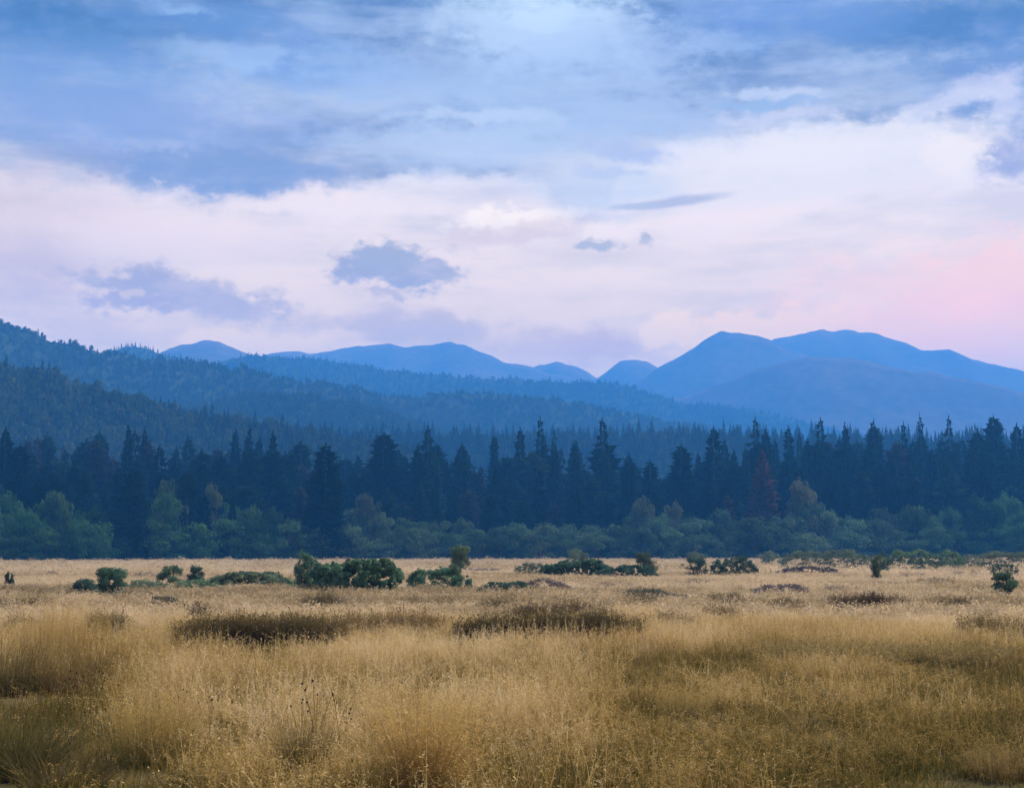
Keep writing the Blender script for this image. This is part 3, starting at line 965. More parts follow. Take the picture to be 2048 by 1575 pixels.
broad(1602, 968, front(1602) + 12, 82, 4, "pale olive tree rising above the thicket right of the rust-brown tree", (0.12, 0.125, 0.06))
broad(740, 988, front(740) + 14, 84, 1, "tall rounded tree above the thicket right of the big front spruce", (0.085, 0.10, 0.06))
broad(1345, 1010, front(1345) + 10, 70, 0, "round-headed pale tree below the dip in the spruces", (0.10, 0.115, 0.065))
broad(1285, 1000, front(1285) + 14, 70, 2, "bushy tree left of the round-headed pale tree", (0.075, 0.095, 0.055))
broad(335, 965, front(335) + 13, 90, 3, "leafy green tree between the lone dark spruce and the bare-stemmed pine", (0.06, 0.09, 0.035))
broad(120, 984, front(120) + 12, 96, 5, "bright green tree at the top of the left thicket", (0.055, 0.095, 0.032))
broad(425, 975, front(425) + 15, 54, 4, "thin light green tree right behind the bare-stemmed pine", (0.085, 0.11, 0.045))
for row, (o0, o1, step, lab) in enumerate(((14, 22, 50, "taller back-row broadleaf tree"), (6, 12, 42, "mid-height broadleaf thicket tree"), (0.5, 4, 38, "low leafy field-edge tree"))):
    px = -70
    while px < 2120:
        p = px + random.uniform(-14, 14)
        top = np.interp(p, th_x, th_y)
        yt = (top + random.uniform(-2, 26), top + (1118 - top) * random.uniform(.10, .34), 1118 - random.uniform(40, 82))[row]
        skip = row == 0 and any(abs(p - q) < 40 for q in (265, 380, 650)) or row == 1 and any(abs(p - q) < k for q, k in ((265, 62), (375, 36), (408, 34), (466, 32), (652, 76)))
        if not skip:
            od, nm = where(p, 'broad%d' % row)
            broad(p, yt, front(p) + random.uniform(o0, o1), random.uniform(70, 120) if row < 2 else random.uniform(80, 125), random.randrange(6), od + ' ' + lab + ' ' + nm, tcol(p),
                  group=('back', 'middle', 'front')[row] + ' row of the broadleaf thicket')
        px += step * random.uniform(.8, 1.2)


# ------------------------------------------------------------------ bushes in the field
BARE = []                       # plant footprints thinned of meadow grass, pushed toward the camera for tussocks and beds


def gdist(py, zg=0.34):
    """distance at which the field (grass top zg) shows at photo row py"""
    return min(400.0, (EYE - zg) * F / max(3.0, py - 1105.0))


def bush(px, base, w, h, label, color, seed, kind='round', n=1500, cat="bush", name="bush", stems=True, group='bushes scattered over the field'):
    d = gdist(base)
    s = d / F
    x = (px - 1024) * s; z0 = float(gz(x, d))
    hw, hh = w * s / 2, h * s + 0.34
    r = np.random.default_rng(seed)
    B = []
    g0 = .06                                     # the lowest part stands in the grass
    if kind == 'round':
        for i in range(26):
            a = r.random() * 6.28; q = math.sqrt(r.random()) * 0.74; z = r.uniform(.02, .84)
            k = math.sqrt(max(.12, 1 - abs(z - .36) * 1.25))
            B.append((hw * q * k * math.cos(a), hw * q * k * math.sin(a), hh * (g0 + (1 - g0) * z), hw * r.uniform(.16, .36), hw * r.uniform(.16, .36), hh * r.uniform(.07, .17)))
    elif kind == 'flat':
        for i in range(int(110 + 45 * min(hw, 4))):
            q = r.uniform(-.95, .95)
            top = (.86 + .7 * (float(fbm(q * hw * 1.3 + seed * 7.3, seed * 1.7, 1.0, 3, 5)) - .35)) * (1 - .6 * abs(q) ** 4)
            z = min(1.02, top) * (1 - .85 * r.random() ** 1.6)
            sx = max(.10, hw * r.uniform(.03, .075))
            B.append((hw * q, min(hw, 1.5) * r.uniform(-.6, .6), hh * z, sx * 1.3, sx * 1.3, max(.05, hh * r.uniform(.06, .13))))
    elif kind == 'ball':
        for i in range(24):
            a = r.random() * 6.28; q = math.sqrt(r.random()) * 0.72; z = r.uniform(.38, .88)
            k = math.sqrt(max(.1, 1 - ((z - .64) / .34) ** 2))
            B.append((hw * q * k * math.cos(a), hw * q * k * math.sin(a), hh * z, hw * .32, hw * .32, hh * .11))
    elif kind == 'column':
        for i in range(14):
            z = i / 13 * .86 + .06
            B.append((hw * r.uniform(-.35, .35), hw * r.uniform(-.35, .35), hh * z, hw * r.uniform(.4, .7), hw * .6, hh * .09))
    ext = max(hw, hh / 2)
    BARE.append((x, d, hw * .95, max(.8, hw * .7)))
    for i in range(26 if kind != 'flat' else 14):           # stray sprigs outside the main mass
        b_ = B[r.integers(len(B))]; a = r.random() * 6.28
        k_ = r.uniform(.8, 1.5)
        B.append((b_[0] + b_[3] * k_ * math.cos(a), b_[1] + b_[4] * k_ * math.sin(a), max(.05, b_[2] + b_[5] * r.uniform(-.4, 1.6)), b_[3] * .3, b_[4] * .3, b_[5] * .45))
    v, f, var = foliage(B, int(n * 2.0), max(0.03, 0.032 * min(ext, 2.2)), seed, .3)
    t = thing(name, label, cat, (x, d, z0), group)
    c = link("foliage", mesh_from("bush_foliage", v, f, M_leaf, attrs={'var': var}), t); c.color = tuple(color) + (1,)
    if stems and kind != 'flat':
        parts = []
        for i in range(5 if kind != 'ball' else 2):
            a = r.random() * 6.28; q = hw * (.55 if kind != 'ball' else .12)
            x0 = r.uniform(-.7, .7) * hw if kind == 'flat' else 0
            parts.append(tube([(x0, 0, -.05), (x0 + q * .4 * math.cos(a), q * .4 * math.sin(a), hh * .35), (x0 + q * math.cos(a), q * math.sin(a), hh * .75)], [.02 + .025 * hw, .015 + .015 * hw, .006], 5))
        v, f = join(parts)
        link("stems", mesh_from("bush_stems", v, f, M_bark, True), t)
    return t


G1, G2, G3, G4 = (0.095, 0.175, 0.105), (0.115, 0.185, 0.105), (0.15, 0.195, 0.12), (0.075, 0.13, 0.095)
PUR = (0.19, 0.16, 0.15)
OLV = (0.12, 0.165, 0.08)
bushes = [
    (27, 1168, 24, 25, "small dark bush standing alone near the left edge of the field", G4, 'round', 800),
    (222, 1180, 90, 52, "big rounded green bush in the left half of the field", G1, 'round', 2200),
    (178, 1182, 46, 24, "low spiky bush at the left foot of the big rounded one", G4, 'flat', 700),
    (347, 1166, 66, 38, "left bush of the close pair in the left field", G2, 'round', 1500),
    (398, 1164, 50, 34, "right darker bush of the close pair in the left field", G4, 'round', 1300),
    (305, 1172, 90, 14, "flat green scrub between the big rounded bush and the pair", G3, 'flat', 900),
    (500, 1168, 190, 21, "long low green scrub left of the bramble hedge", G3, 'flat', 1800),
    (405, 1173, 110, 12, "narrow green scrub strip at the foot of the close pair", G2, 'flat', 900),
    (612, 1170, 52, 66, "tall dark bush at the left end of the bramble hedge", G1, 'round', 1900),
    (640, 1172, 60, 50, "ragged bush leaning into the bramble hedge", G1, 'round', 1500),
    (720, 1174, 180, 50, "wide green bramble hedge in the middle field", (0.105, 0.185, 0.10), 'flat', 5200),
    (868, 1172, 110, 32, "lower bramble hedge right of the wide one", G1, 'flat', 1900),
    (922, 1150, 50, 58, "small round-headed tree above the lower bramble hedge", OLV, 'ball', 1700),
    (912, 1172, 40, 42, "light green shrub under the small round-headed tree", G2, 'column', 900),
    (938, 1172, 22, 18, "tiny pointed bush at the right tip of the lower bramble hedge", G1, 'round', 400),
    (962, 1142, 90, 9, "row of small dark scrub right of the round-headed tree", PUR, 'flat', 700),
    (1062, 1146, 70, 18, "grey-green scrub at the left end of the dark hedge", G3, 'flat', 900),
    (1150, 1149, 150, 26, "dark hedge with green top in the middle distance", G1, 'flat', 2300),
    (1152, 1132, 56, 36, "rounded bush rising behind the dark hedge", G3, 'round', 1200),
    (1284, 1147, 66, 46, "round olive bush in the middle of the dark hedge", OLV, 'round', 1700),
    (1255, 1151, 120, 18, "dark low hedge under the round olive bush", G4, 'flat', 1300),
    (1390, 1149, 70, 38, "dark spreading bush right of the round olive one", G4, 'round', 1500),
    (1388, 1130, 44, 28, "small crown peeping above the dark spreading bush", G3, 'ball', 800),
    (1465, 1148, 96, 30, "deep green hedge right of the dark spreading bush", G4, 'flat', 1600),
    (1535, 1128, 62, 30, "two-headed shrub at the far side of the field right of centre", G3, 'round', 1200),
    (1615, 1146, 130, 15, "purple-brown low scrub right of the deep green hedge", PUR, 'flat', 1200),
    (1650, 1134, 200, 30, "pale green scrub bank at the far field edge", G3, 'flat', 1700),
    (1748, 1156, 32, 44, "narrow light green shrub of the leaning pair on the right", OLV, 'column', 1000),
    (1764, 1143, 36, 42, "darker shrub of the leaning pair on the right", G4, 'round', 1100),
    (1840, 1137, 170, 32, "green scrub bank right of the leaning pair", G2, 'flat', 1800),
    (1985, 1135, 230, 28, "grey-green scrub bank at the far right field edge", G3, 'flat', 1800),
    (2002, 1186, 56, 42, "sparse bush on a short stem near the right edge", G2, 'ball', 1000),
    (1998, 1150, 56, 24, "dark low bush behind the sparse stemmed one", G4, 'flat', 900),
    (333, 1204, 56, 24, "thin grey scrub in front of the close pair", (0.15, 0.14, 0.10), 'flat', 320),
    (1090, 1172, 100, 20, "dark purple-green scrub left of the field centre line", PUR, 'flat', 1300),
    (1010, 1176, 110, 14, "flat dark green scrub under the dark hedge", G4, 'flat', 900),
    (1555, 1180, 120, 16, "grey-purple scrub in the right middle field", PUR, 'flat', 900),
    (1310, 1187, 140, 14, "grey-green scrub behind the dark sedge bed", (0.15, 0.145, 0.105), 'flat', 480),
    (110, 1147, 30, 6, "tiny dark scrub on the far left field", PUR, 'flat', 250),
    (297, 1151, 50, 7, "low purple scrub behind the big rounded bush", PUR, 'flat', 350),
    (907, 1126, 9, 5, "dark dot of scrub left of the round-headed tree", PUR, 'round', 120),
    (986, 1125, 9, 6, "dark dot of scrub right of the round-headed tree", PUR, 'round', 120),
]
for i, (px, b, w, h, lab, c, kd, n) in enumerate(bushes):
    bush(px, b, w, h * (.8 if c is PUR else .7 if "grey" in lab and b > 1180 else 1.08), lab, c, 200 + i, kd, int(n * (1.0 if c is PUR else 1.9)))
    # (distances come from where each bush meets the field)

# ------------------------------------------------------------------ grasses
def stalks(n, rad, h0, h1, width, lean, seed, curve=0.35, segs=3, head=5, hs=0.03, headlen=0.3, wind=(0.06, 0.0), fan=0.0, pr=0.0):
    """a clump of stalks: tapering ribbons with loose seed heads. Returns verts, triangles and the 'h' and 'var' values"""
    r = np.random.default_rng(seed)
    a = r.random(n) * 6.283; q = rad * np.sqrt(r.random(n))
    bx, by = q * np.cos(a), q * np.sin(a)
    hgt = r.uniform(h0, h1, n)
    la = r.random(n) * 6.283
    lm = np.abs(r.normal(0, lean, n))
    dx = np.cos(la) * lm + wind[0] + fan * bx / max(rad, 1e-6)
    dy = np.sin(la) * lm + wind[1] + fan * by / max(rad, 1e-6)
    fa = r.random(n) * 6.283
    wx, wy = np.cos(fa) * width, np.sin(fa) * width
    var = r.random(n)
    V, T, Hh, Va = [], [], [], []
    base = 0
    ts = np.linspace(0, 1, segs + 1)
    rows = []
    for t in ts:
        k = t * 0.6 + curve * t * t
        cx = bx + dx * hgt * k; cy = by + dy * hgt * k
        cz = hgt * t * (1 - 0.22 * np.minimum(1, (dx * dx + dy * dy) * 4) * t)
        tap = 1 - 0.8 * t
        rows.append((cx, cy, cz, tap))
    for i, (cx, cy, cz, tap) in enumerate(rows):
        V.append(np.stack([cx - wx * tap / 2, cy - wy * tap / 2, cz], 1)); V.append(np.stack([cx + wx * tap / 2, cy + wy * tap / 2, cz], 1))
        Hh += [np.full(n, ts[i])] * 2; Va += [var] * 2
    idx = np.arange(n)
    for i in range(segs):
        l0, r0, l1, r1 = idx + 2 * i * n, idx + (2 * i + 1) * n, idx + (2 * i + 2) * n, idx + (2 * i + 3) * n
        T.append(np.stack([l0, r0, r1], 1)); T.append(np.stack([l0, r1, l1], 1))
    base = (segs + 1) * 2 * n
    for k in range(head):
        t = r.uniform(1 - headlen, 1.0, n)
        kk = t * 0.6 + curve * t * t
        cx = bx + dx * hgt * kk; cy = by + dy * hgt * kk
        cz = hgt * t * (1 - 0.22 * np.minimum(1, (dx * dx + dy * dy) * 4) * t)
        an = r.random(n) * 6.283; s = hs * r.uniform(.5, 1.4, n)
        ao = r.random(n) * 6.283; ro = pr * r.random(n) * (1.15 - (t - 1 + headlen) / headlen)
        cx = cx + np.cos(ao) * ro; cy = cy + np.sin(ao) * ro
        o = np.stack([np.cos(an) * s, np.sin(an) * s, s * r.uniform(-.3, .9, n)], 1)
        c = np.stack([cx, cy, cz], 1)
        w = np.stack([-np.sin(an), np.cos(an), r.uniform(-.6, .6, n)], 1) * (np.maximum(width * .45, s * .20))[:, None]
        V += [c, c + o + w, c + o * 1.25 - w]
        Hh += [np.ones(n)] * 3; Va += [np.clip(var + .2, 0, 1)] * 3
        T.append(np.stack([idx + base, idx + base + n, idx + base + 2 * n], 1)); base += 3 * n
    return np.vstack(V), np.vstack(T), np.concatenate(Hh), np.concatenate(Va)


def tuft_mesh(name, *a, material=None, tip=None, **k):
    v, f, h, var = stalks(*a, **k)
    at = {'h': h, 'var': var}
    if tip is not None: at['tip'] = np.full(len(v), tip)
    return mesh_from(name, v, f, material or M_grass, attrs=at)


near = proto_collection("near_tuft", [tuft_mesh("tuft", 22, .17, .16, (.36, .46, .40, .52)[i], (.0068, .0058, .0078, .0062)[i], .30, 300 + i, hs=.016, head=10, curve=.65, headlen=.40, pr=.035) for i in range(4)]
                        + [tuft_mesh("bent_tuft", 16, .20, .22, .50, .0085, .62, 306 + i, hs=.018, head=7, curve=1.1, headlen=.3, pr=.02, segs=4) for i in range(2)]
                        + [tuft_mesh("leafy_tuft", 40, .22, .08, .24, .0075, .5, 310 + i, head=0, curve=.85) for i in range(4)])
mid = proto_collection("mid_tuft", [tuft_mesh("tuft", 60, .55, .16, .38, .011, .28, 320 + i, hs=.05, head=6, segs=2, pr=.06, material=M_hazed) for i in range(4)]
                       + [tuft_mesh("leafy_tuft", 50, .5, .14, .32, .018, .35, 330 + i, head=0, curve=.7, segs=2, material=M_hazed) for i in range(2)])
far = proto_collection("far_tuft", [tuft_mesh("tuft", 80, 1.5, .12, .29, .04, .25, 340 + i, hs=.12, head=3, segs=1, material=M_hazed) for i in range(4)])


def wedge(n, d0, d1, seed, mx_=0.40):
    r = np.random.default_rng(seed)
    y = np.sqrt(r.random(n) * (d1 * d1 - d0 * d0) + d0 * d0)
    x = r.uniform(-mx_, mx_, n) * y + r.uniform(-2.6, 2.6, n)
    return x, y


def field_tint(x, y):
    """what grows where: 0 green .. 1 pale straw"""
    big = fbm(x, y * 0.55, 0.16, 4, 11)
    small = fbm(x, y, 0.9, 3, 12)
    strip = fbm(x * 0.22, y, 0.13, 4, 17)
    t = 0.68 + (big - 0.5) * 0.75 + (small - 0.5) * 0.7 + (strip - 0.5) * 1.7 * ss(24, 34, y) * ss(220, 110, y)
    az = x / np.maximum(y, 1)
    green = ss(-0.02, 0.10, az) * ss(27, 21, y)                        # greener sward right of centre
    t = t - 0.24 * green * (0.5 + fbm(x, y, 0.3, 3, 31))
    t = t - 0.16 * np.exp(-((y - 22) / 2.6) ** 2) * ss(0.10, 0.18, az)
    t = t - 0.34 * ss(-0.23, -0.31, az) * ss(19, 15, y)                # darker, greener corner on the left
    t = t - 0.13 * ss(14, 8.6, y)
    t = t + 0.06 * ss(24, 40, y)
    return np.clip(t, 0.03, 1)


def thick(x, y):
    """share of tall stalks left standing"""
    az = x / np.maximum(y, 1)
    k = 0.50 + 2.4 * (fbm(x, y, 0.8, 3, 19) - 0.5) + 1.2 * (fbm(x, y, 0.2, 2, 23) - 0.5)
    k -= 0.5 * ss(-0.24, -0.31, az) * ss(18, 15, y) + 0.30 * ss(11, 8.6, y)
    k -= 0.30 * ss(0, .1, az) * ss(24, 20, y)
    return np.clip(k + ss(24, 38, y), 0.06, 1)


def field_height(x, y):
    k = 0.55 + 0.8 * fbm(x, y, 0.35, 3, 14)
    k *= 1 + 0.55 * np.exp(-(((x + 6.2) / 2.0) ** 2 + ((y - 19.5) / 2.6) ** 2))
    az = x / np.maximum(y, 1)
    k *= 1 - 0.22 * ss(0.03, 0.15, az) * ss(26, 20, y)
    return k


def sow(name, n, d0, d1, coll, n_tall, n_all, leafy, seed, s0, s1, label):
    r = np.random.default_rng(seed + 1000)
    x, y = wedge(n, d0, d1, seed)
    keep = np.ones(n, bool)
    for (ex, ey, rx, ry) in BARE:                                  # other plants stand here, or just behind as seen from the camera
        m = ((x - ex) / rx) ** 2 + ((y - ey) / ry) ** 2 < 1
        keep &= ~(m & (r.random(n) < (.55 if ey < 13 else .84)))
    x, y = x[keep], y[keep]; n = len(x)
    t = field_tint(x, y)
    fh = field_height(x, y)
    lf = r.random(n) < leafy * (1.25 - 0.6 * t)
    q = lf | (r.random(n) < thick(x, y))
    x, y, t, fh, lf = x[q], y[q], t[q], fh[q], lf[q]; n = len(x)
    idx = np.where(lf, r.integers(n_tall, n_all, n) if n_all > n_tall else 0, r.integers(0, n_tall, n))
    t = np.where(lf, t * 0.46, t + 0.12)
    s = r.uniform(s0, s1, n)
    P = np.stack([x, y, gz(x, y) - .02], 1)
    rot = np.stack([r.normal(0, .16, n), r.normal(0, .16, n), r.random(n) * 6.28], 1)
    scatter(name, P, np.stack([s, s, s * fh], 1), rot, idx, t, coll, label, 'grass')




def tussock(px, base, hpx, wpx, n, color, tip, label, seed, name="grass_tussock", cat="grass clump", width=.0045, lean=.22, head=9, hs=.014, fan=.30, curve=.5, wind=(.05, 0), zg=0.0, headlen=.3, group=None):
    d = gdist(base, zg)
    s = d / F
    x = (px - 1024) * s
    h = hpx * s
    v, f, hh, var = stalks(n, wpx * s / 2, h * .35, h * 1.08, width, lean, seed, curve=curve, segs=4, head=head, hs=hs, pr=.03, fan=fan, wind=wind, headlen=headlen)
    o = link(name, mesh_from(name, v, f, M_tuss, attrs={'h': hh, 'var': var, 'tip': np.full(len(v), tip)}), label=label, category=cat, group=group)
    o.location = (x, d, float(gz(x, d)) - .02); o.color = tuple(color) + (1,)
    BARE.append((x, d - .55, wpx * s / 2 + .15, .95))
    return o


SEDGE = (0.045, 0.05, 0.022)
tussock(850, 1575, 245, 100, 1300, (0.22, 0.15, 0.045), 1.0, "large golden tussock fanning out in the foreground left of centre", 501, fan=.42, lean=.2, hs=.018, zg=.1)
tussock(320, 1520, 170, 130, 900, (0.13, 0.14, 0.03), .9, "yellow-green tussock in the left foreground", 502, fan=.3)
tussock(55, 1545, 150, 130, 700, (0.022, 0.036, 0.012), .22, "dark green sedge clump in the bottom left corner", 503, head=0, width=.009, lean=.34, curve=.9, fan=.5)
tussock(150, 1570, 110, 150, 500, (0.024, 0.028, 0.012), .3, "dark bent sedge beside the green clump at bottom left", 504, head=0, width=.008, lean=.4, curve=.9, fan=.6)
tussock(40, 1385, 110, 150, 700, (0.024, 0.03, 0.012), .35, "dark reedy clump under the tall grass at the left edge", 505, head=2, width=.008)
tussock(140, 1345, 150, 150, 1100, (0.20, 0.15, 0.05), 1.0, "tall pale grass clump standing up on the left", 506, fan=.12, lean=.08)
tussock(165, 1385, 90, 120, 500, (0.07, 0.045, 0.022), .35, "brown withered clump below the tall pale grass", 507, head=2, width=.007)
tussock(620, 1535, 120, 90, 500, (0.03, 0.036, 0.016), .5, "dark stalky clump left of the large golden tussock", 508, head=1, width=.006)
tussock(1165, 1568, 60, 90, 420, (0.035, 0.042, 0.02), .3, "low dark sedge clump at the bottom edge right of centre", 509, head=0, width=.008, lean=.35, curve=.9, fan=.5)
tussock(470, 1568, 90, 130, 500, (0.10, 0.08, 0.03), .8, "flattened straw clump at the bottom edge left of the golden tussock", 510, lean=.5, curve=.9)
tussock(1360, 1430, 60, 90, 400, (0.07, 0.085, 0.03), .7, "low green clump in the middle of the right sward", 511, width=.006)
tussock(1600, 1455, 40, 80, 300, (0.06, 0.06, 0.035), .4, "small dark clump low in the right sward", 512, width=.006, head=1)
tussock(1980, 1545, 70, 130, 420, (0.07, 0.055, 0.025), .5, "dark brown clump in the bottom right corner", 513, width=.007, lean=.3)
tussock(1650, 1320, 45, 330, 1500, (0.075, 0.085, 0.04), .5, "grey-green weedy patch at the back of the right sward", 514, width=.010, head=3, hs=.05, fan=.05)
tussock(1910, 1325, 45, 200, 900, (0.06, 0.07, 0.032), .5, "darker weedy patch near the right edge of the sward", 515, width=.010, head=3, hs=.05, fan=.05)


# beds of dark sedge and withered weeds further out
def bed(px, base, w, h, n, color, tip, label, seed, name="weed_bed", cat="weeds", depth=None, width=None, head=4):
    zg = .37 if base > 1230 else .34
    d = gdist(base, zg)
    s = d / F
    x = (px - 1024) * s
    r = np.random.default_rng(seed)
    hw = w * s / 2
    dep = depth or min(1.2, max(.5, hw * .35))
    V, T, HH, VA = [], [], [], []
    off = 0
    hgt = h * s + zg
    BARE.append((x, d - .5, hw * 1.02, dep + .9))
    k = max(6, n // 40)
    n = int(n * 1.5)
    tip *= .5
    for i in range(k):
        q = r.uniform(-1, 1); hq = hgt * (1 - .3 * abs(q) ** 5) * r.uniform(.62, 1.08)
        v, f, hh, var = stalks(n // k, .22 * max(1, hw / 2), hq * .55, hq * 1.05, width or max(.012, .9 * s), .13, seed * 50 + i, segs=2, head=head, hs=max(.05, 3 * s), headlen=.45, fan=.15)
        v = v + np.array((q * hw, r.uniform(-1, 1) * dep, 0))
        V.append(v); T.append(f + off); HH.append(hh); VA.append(np.clip(var * .6 + r.random() * .4, 0, 1)); off += len(v)
    V = np.vstack(V)
    o = link(name, mesh_from(name, V, np.vstack(T), M_tuss, attrs={'h': np.concatenate(HH), 'var': np.concatenate(VA), 'tip': np.full(len(V), tip)}), label=label, category=cat,
             group='weed beds in the middle field')
    o.location = (x, d, float(gz(x, d)) - .02); o.color = tuple(color) + (1,)
    return o


DS = (0.03, 0.031, 0.017)
bed(520, 1256, 310, 38, 3200, DS, .45, "long dark bed of sedge left of centre in the field", 521)
bed(640, 1252, 90, 40, 600, (0.09, 0.07, 0.035), .5, "brown weeds at the right end of the left sedge bed", 522)
bed(1100, 1248, 350, 36, 3800, DS, .35, "longest dark bed of sedge, right of the field centre", 523)
bed(1120, 1222, 190, 34, 1300, (0.075, 0.055, 0.035), .3, "brown seedy weeds rising behind the longest sedge bed", 524)
bed(780, 1240, 200, 34, 1200, (0.13, 0.09, 0.05), .6, "thin reddish-brown weeds between the two sedge beds", 525)
bed(980, 1205, 50, 20, 300, (0.06, 0.05, 0.03), .3, "small weed group above the left end of the longest sedge bed", 526)
bed(1432, 1224, 50, 20, 420, (0.06, 0.05, 0.03), .35, "small dark weed clump right of the longest sedge bed", 527)
bed(1345, 1230, 80, 22, 420, (0.07, 0.06, 0.035), .4, "loose weed clump just right of the longest sedge bed", 528)
bed(1465, 1200, 80, 16, 420, (0.07, 0.055, 0.038), .3, "dark weeds below the grey-purple scrub", 529)
bed(1290, 1200, 90, 18, 500, (0.06, 0.058, 0.036), .35, "grey weeds behind the loose weed clump", 530)
bed(1725, 1200, 150, 20, 900, (0.06, 0.042, 0.03), .25, "dark brown weeds in the right middle field", 531)
bed(1735, 1200, 26, 26, 260, (0.035, 0.022, 0.016), .0, "pair of near-black dock stems in the dark brown weeds", 532)
bed(1560, 1202, 40, 18, 220, (0.07, 0.06, 0.04), .4, "grey weed tuft left of the dark brown weeds", 533)
bed(1590, 1210, 60, 12, 260, (0.10, 0.07, 0.045), .4, "reddish weed tufts left of the dark brown weeds", 534)
bed(1875, 1200, 50, 16, 320, (0.075, 0.06, 0.035), .35, "olive weeds right of the dark brown ones", 535)
bed(1920, 1201, 44, 16, 320, (0.06, 0.05, 0.032), .3, "darker weeds next to the olive ones on the right", 536)
bed(1985, 1245, 150, 26, 800, (0.09, 0.075, 0.04), .5, "brown-green weeds under the sparse bush at the right edge", 537)
bed(225, 1236, 60, 22, 420, (0.07, 0.065, 0.035), .45, "small round weed clump left of the left sedge bed", 538)
bed(50, 1232, 60, 14, 300, (0.11, 0.08, 0.045), .5, "brown weeds behind the tall pale grass on the left", 539)
bed(60, 1198, 170, 10, 700, (0.07, 0.06, 0.04), .3, "dark weed strip at the left edge of the middle field", 540)
bed(410, 1192, 80, 12, 420, (0.085, 0.07, 0.05), .35, "grey-brown weed strip below the close pair", 541)
bed(570, 1190, 120, 10, 500, (0.085, 0.075, 0.05), .35, "grey weed strip below the long low scrub", 542)
bed(650, 1200, 60, 26, 420, (0.075, 0.07, 0.045), .35, "grey-green weeds below the wide bramble hedge", 543)
bed(398, 1226, 20, 24, 160, (0.02, 0.014, 0.01), 0.0, "black seed stalk at the left end of the left sedge bed", 544, head=6)


for i, (px, b, w, h, c, lab) in enumerate((
        (700, 1196, 90, 9, PUR, "purplish low weeds below the wide bramble hedge"), (870, 1192, 100, 9, (0.08, 0.07, 0.045), "low weeds below the lower bramble hedge"),
        (1210, 1166, 90, 9, PUR, "purplish weeds just in front of the dark hedge"), (1400, 1162, 60, 7, PUR, "small purple weeds below the dark spreading bush"),
        (1250, 1178, 80, 9, (0.09, 0.085, 0.055), "olive weed strip between the dark hedge and the grey-green scrub"), (1440, 1186, 110, 10, (0.09, 0.08, 0.06), "long grey weed strip left of the grey-purple scrub"),
        (1655, 1172, 110, 7, PUR, "thin purple weed strip left of the leaning pair"), (1810, 1152, 70, 8, PUR, "small weeds right of the leaning pair"),
        (1870, 1160, 80, 8, (0.09, 0.08, 0.06), "grey weeds left of the sparse stemmed bush"), (1930, 1148, 70, 9, PUR, "dark weeds left of the dark low bush"),
        (170, 1205, 90, 8, (0.09, 0.08, 0.055), "weed strip below the big rounded bush"), (270, 1190, 120, 8, (0.08, 0.07, 0.05), "dark weed strip right below the big rounded bush"),
        (60, 1170, 110, 6, PUR, "faint weed strip by the small lone dark bush"), (480, 1180, 90, 9, PUR, "purplish weeds in front of the long low scrub"))):
    bed(px, b, w, h, 420, c, .4, lab, 560 + i)


sow("dry_grass", 31000, 4.6, 32, near, 6, 10, .50, 401, .8, 1.25, "dry golden meadow grass with loose seed heads in the near field")
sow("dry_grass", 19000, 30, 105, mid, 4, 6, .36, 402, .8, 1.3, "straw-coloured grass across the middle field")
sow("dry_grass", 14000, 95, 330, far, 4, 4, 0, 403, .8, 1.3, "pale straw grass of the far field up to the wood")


# ------------------------------------------------------------------ knapweed-like stalks with black heads
def stalk_mesh(seed):
    r = np.random.default_rng(seed)
    S_, Hd = [], []
    for i in range(5):
        a = r.random() * 6.28; q = r.uniform(.05, .22); hz = r.uniform(.6, 1.0)
        top = (q * math.cos(a), q * math.sin(a), hz)
        S_.append(tube([(0.01 * i, 0, 0), (top[0] * .3, top[1] * .3, hz * .5), top], [.0045, .0035, .0025], 4))
        rad = r.uniform(.011, .017)
        rings = [(-rad * .8, rad * .45), (-rad * .3, rad), (rad * .4, rad * .85), (rad * 1.2, rad * .25)]
        V = np.array([(top[0] + b * math.cos(k * 1.0472), top[1] + b * math.sin(k * 1.0472), top[2] + z) for z, b in rings for k in range(6)])
        Fc = np.array([(j * 6 + k, j * 6 + (k + 1) % 6, (j + 1) * 6 + (k + 1) % 6, (j + 1) * 6 + k) for j in range(3) for k in range(6)])
        Hd.append((V, Fc))
    return mesh_from("stalks", *join(S_), M_stalk), [mesh_from("seed_head", v, f, M_seed) for v, f in Hd]


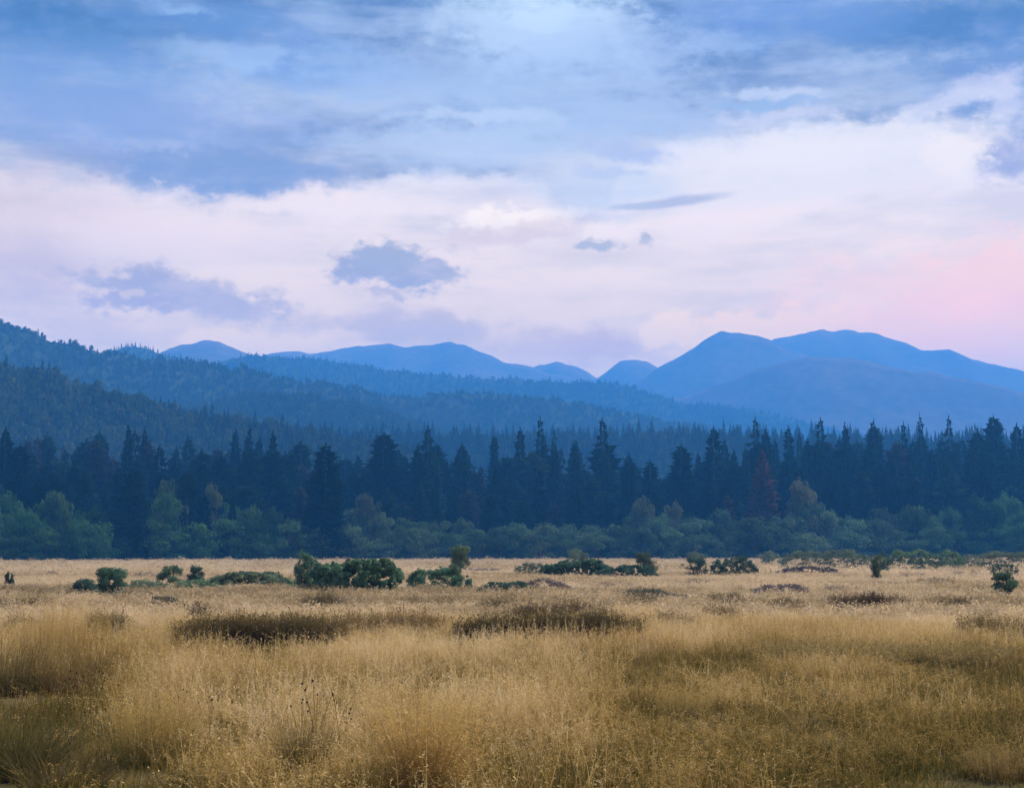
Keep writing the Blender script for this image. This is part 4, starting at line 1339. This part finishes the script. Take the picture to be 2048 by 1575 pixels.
STK = [stalk_mesh(600 + i) for i in range(4)]
spots = [(640, 1500, 95, "tallest black-headed stalks left of the large golden tussock"), (612, 1510, 75, "black-headed stalks leaning in the dark stalky clump"),
         (690, 1520, 75, "black-headed stalks at the left foot of the golden tussock"), (200, 1345, 60, "black-headed stalks in front of the tall pale grass"),
         (165, 1335, 55, "black-headed stalks within the tall pale grass"), (225, 1330, 55, "black-headed stalks right of the tall pale grass"),
         (30, 1460, 60, "black-headed stalks at the left edge above the sedge"), (60, 1450, 60, "black-headed stalks above the dark green sedge clump"),
         (150, 1440, 60, "black-headed stalks above the dark bent sedge"), (205, 1440, 65, "black-headed stalks between the sedge and the yellow-green tussock"),
         (235, 1480, 60, "black-headed stalks at the left side of the yellow-green tussock"), (340, 1480, 60, "black-headed stalks in the yellow-green tussock"),
         (375, 1470, 50, "black-headed stalks right of the yellow-green tussock"), (430, 1490, 60, "black-headed stalks between the two foreground tussocks")]
for i, (px, b, hp, lab) in enumerate(spots):
    d = gdist(b, 0.0); s = d / F
    t = thing("seed_stalk", lab, "plant", ((px - 1024) * s, d, float(gz((px - 1024) * s, d))), 'black-headed stalks in the left foreground', random.random() * 6.28)
    k = hp * s + .25; t.scale = (k, k, k)
    sm, hd = STK[i % 4]
    link("stem", sm, t)
    for m in hd: link("seed_head", m, t)

# ------------------------------------------------------------------ haze
hv = np.array([(x, y, z) for x in (-4600, 4600) for y in (-1500, 4900) for z in (-12, TOP)], float)
hf = [(0, 1, 3, 2), (4, 6, 7, 5), (0, 4, 5, 1), (2, 3, 7, 6), (0, 2, 6, 4), (1, 5, 7, 3)]
hm = bpy.data.materials.new("haze_air"); hm.use_nodes = True
n, l = hm.node_tree.nodes, hm.node_tree.links
n.clear()
pv = n.new('ShaderNodeVolumePrincipled')
pv.inputs['Color'].default_value = HAZE_COL + (1,)
pv.inputs['Density'].default_value = HAZE
pv.inputs['Anisotropy'].default_value = 0.0
o = n.new('ShaderNodeOutputMaterial'); l.new(pv.outputs[0], o.inputs['Volume'])
link("haze", mesh_from("haze", hv, hf, hm), kind='stuff')
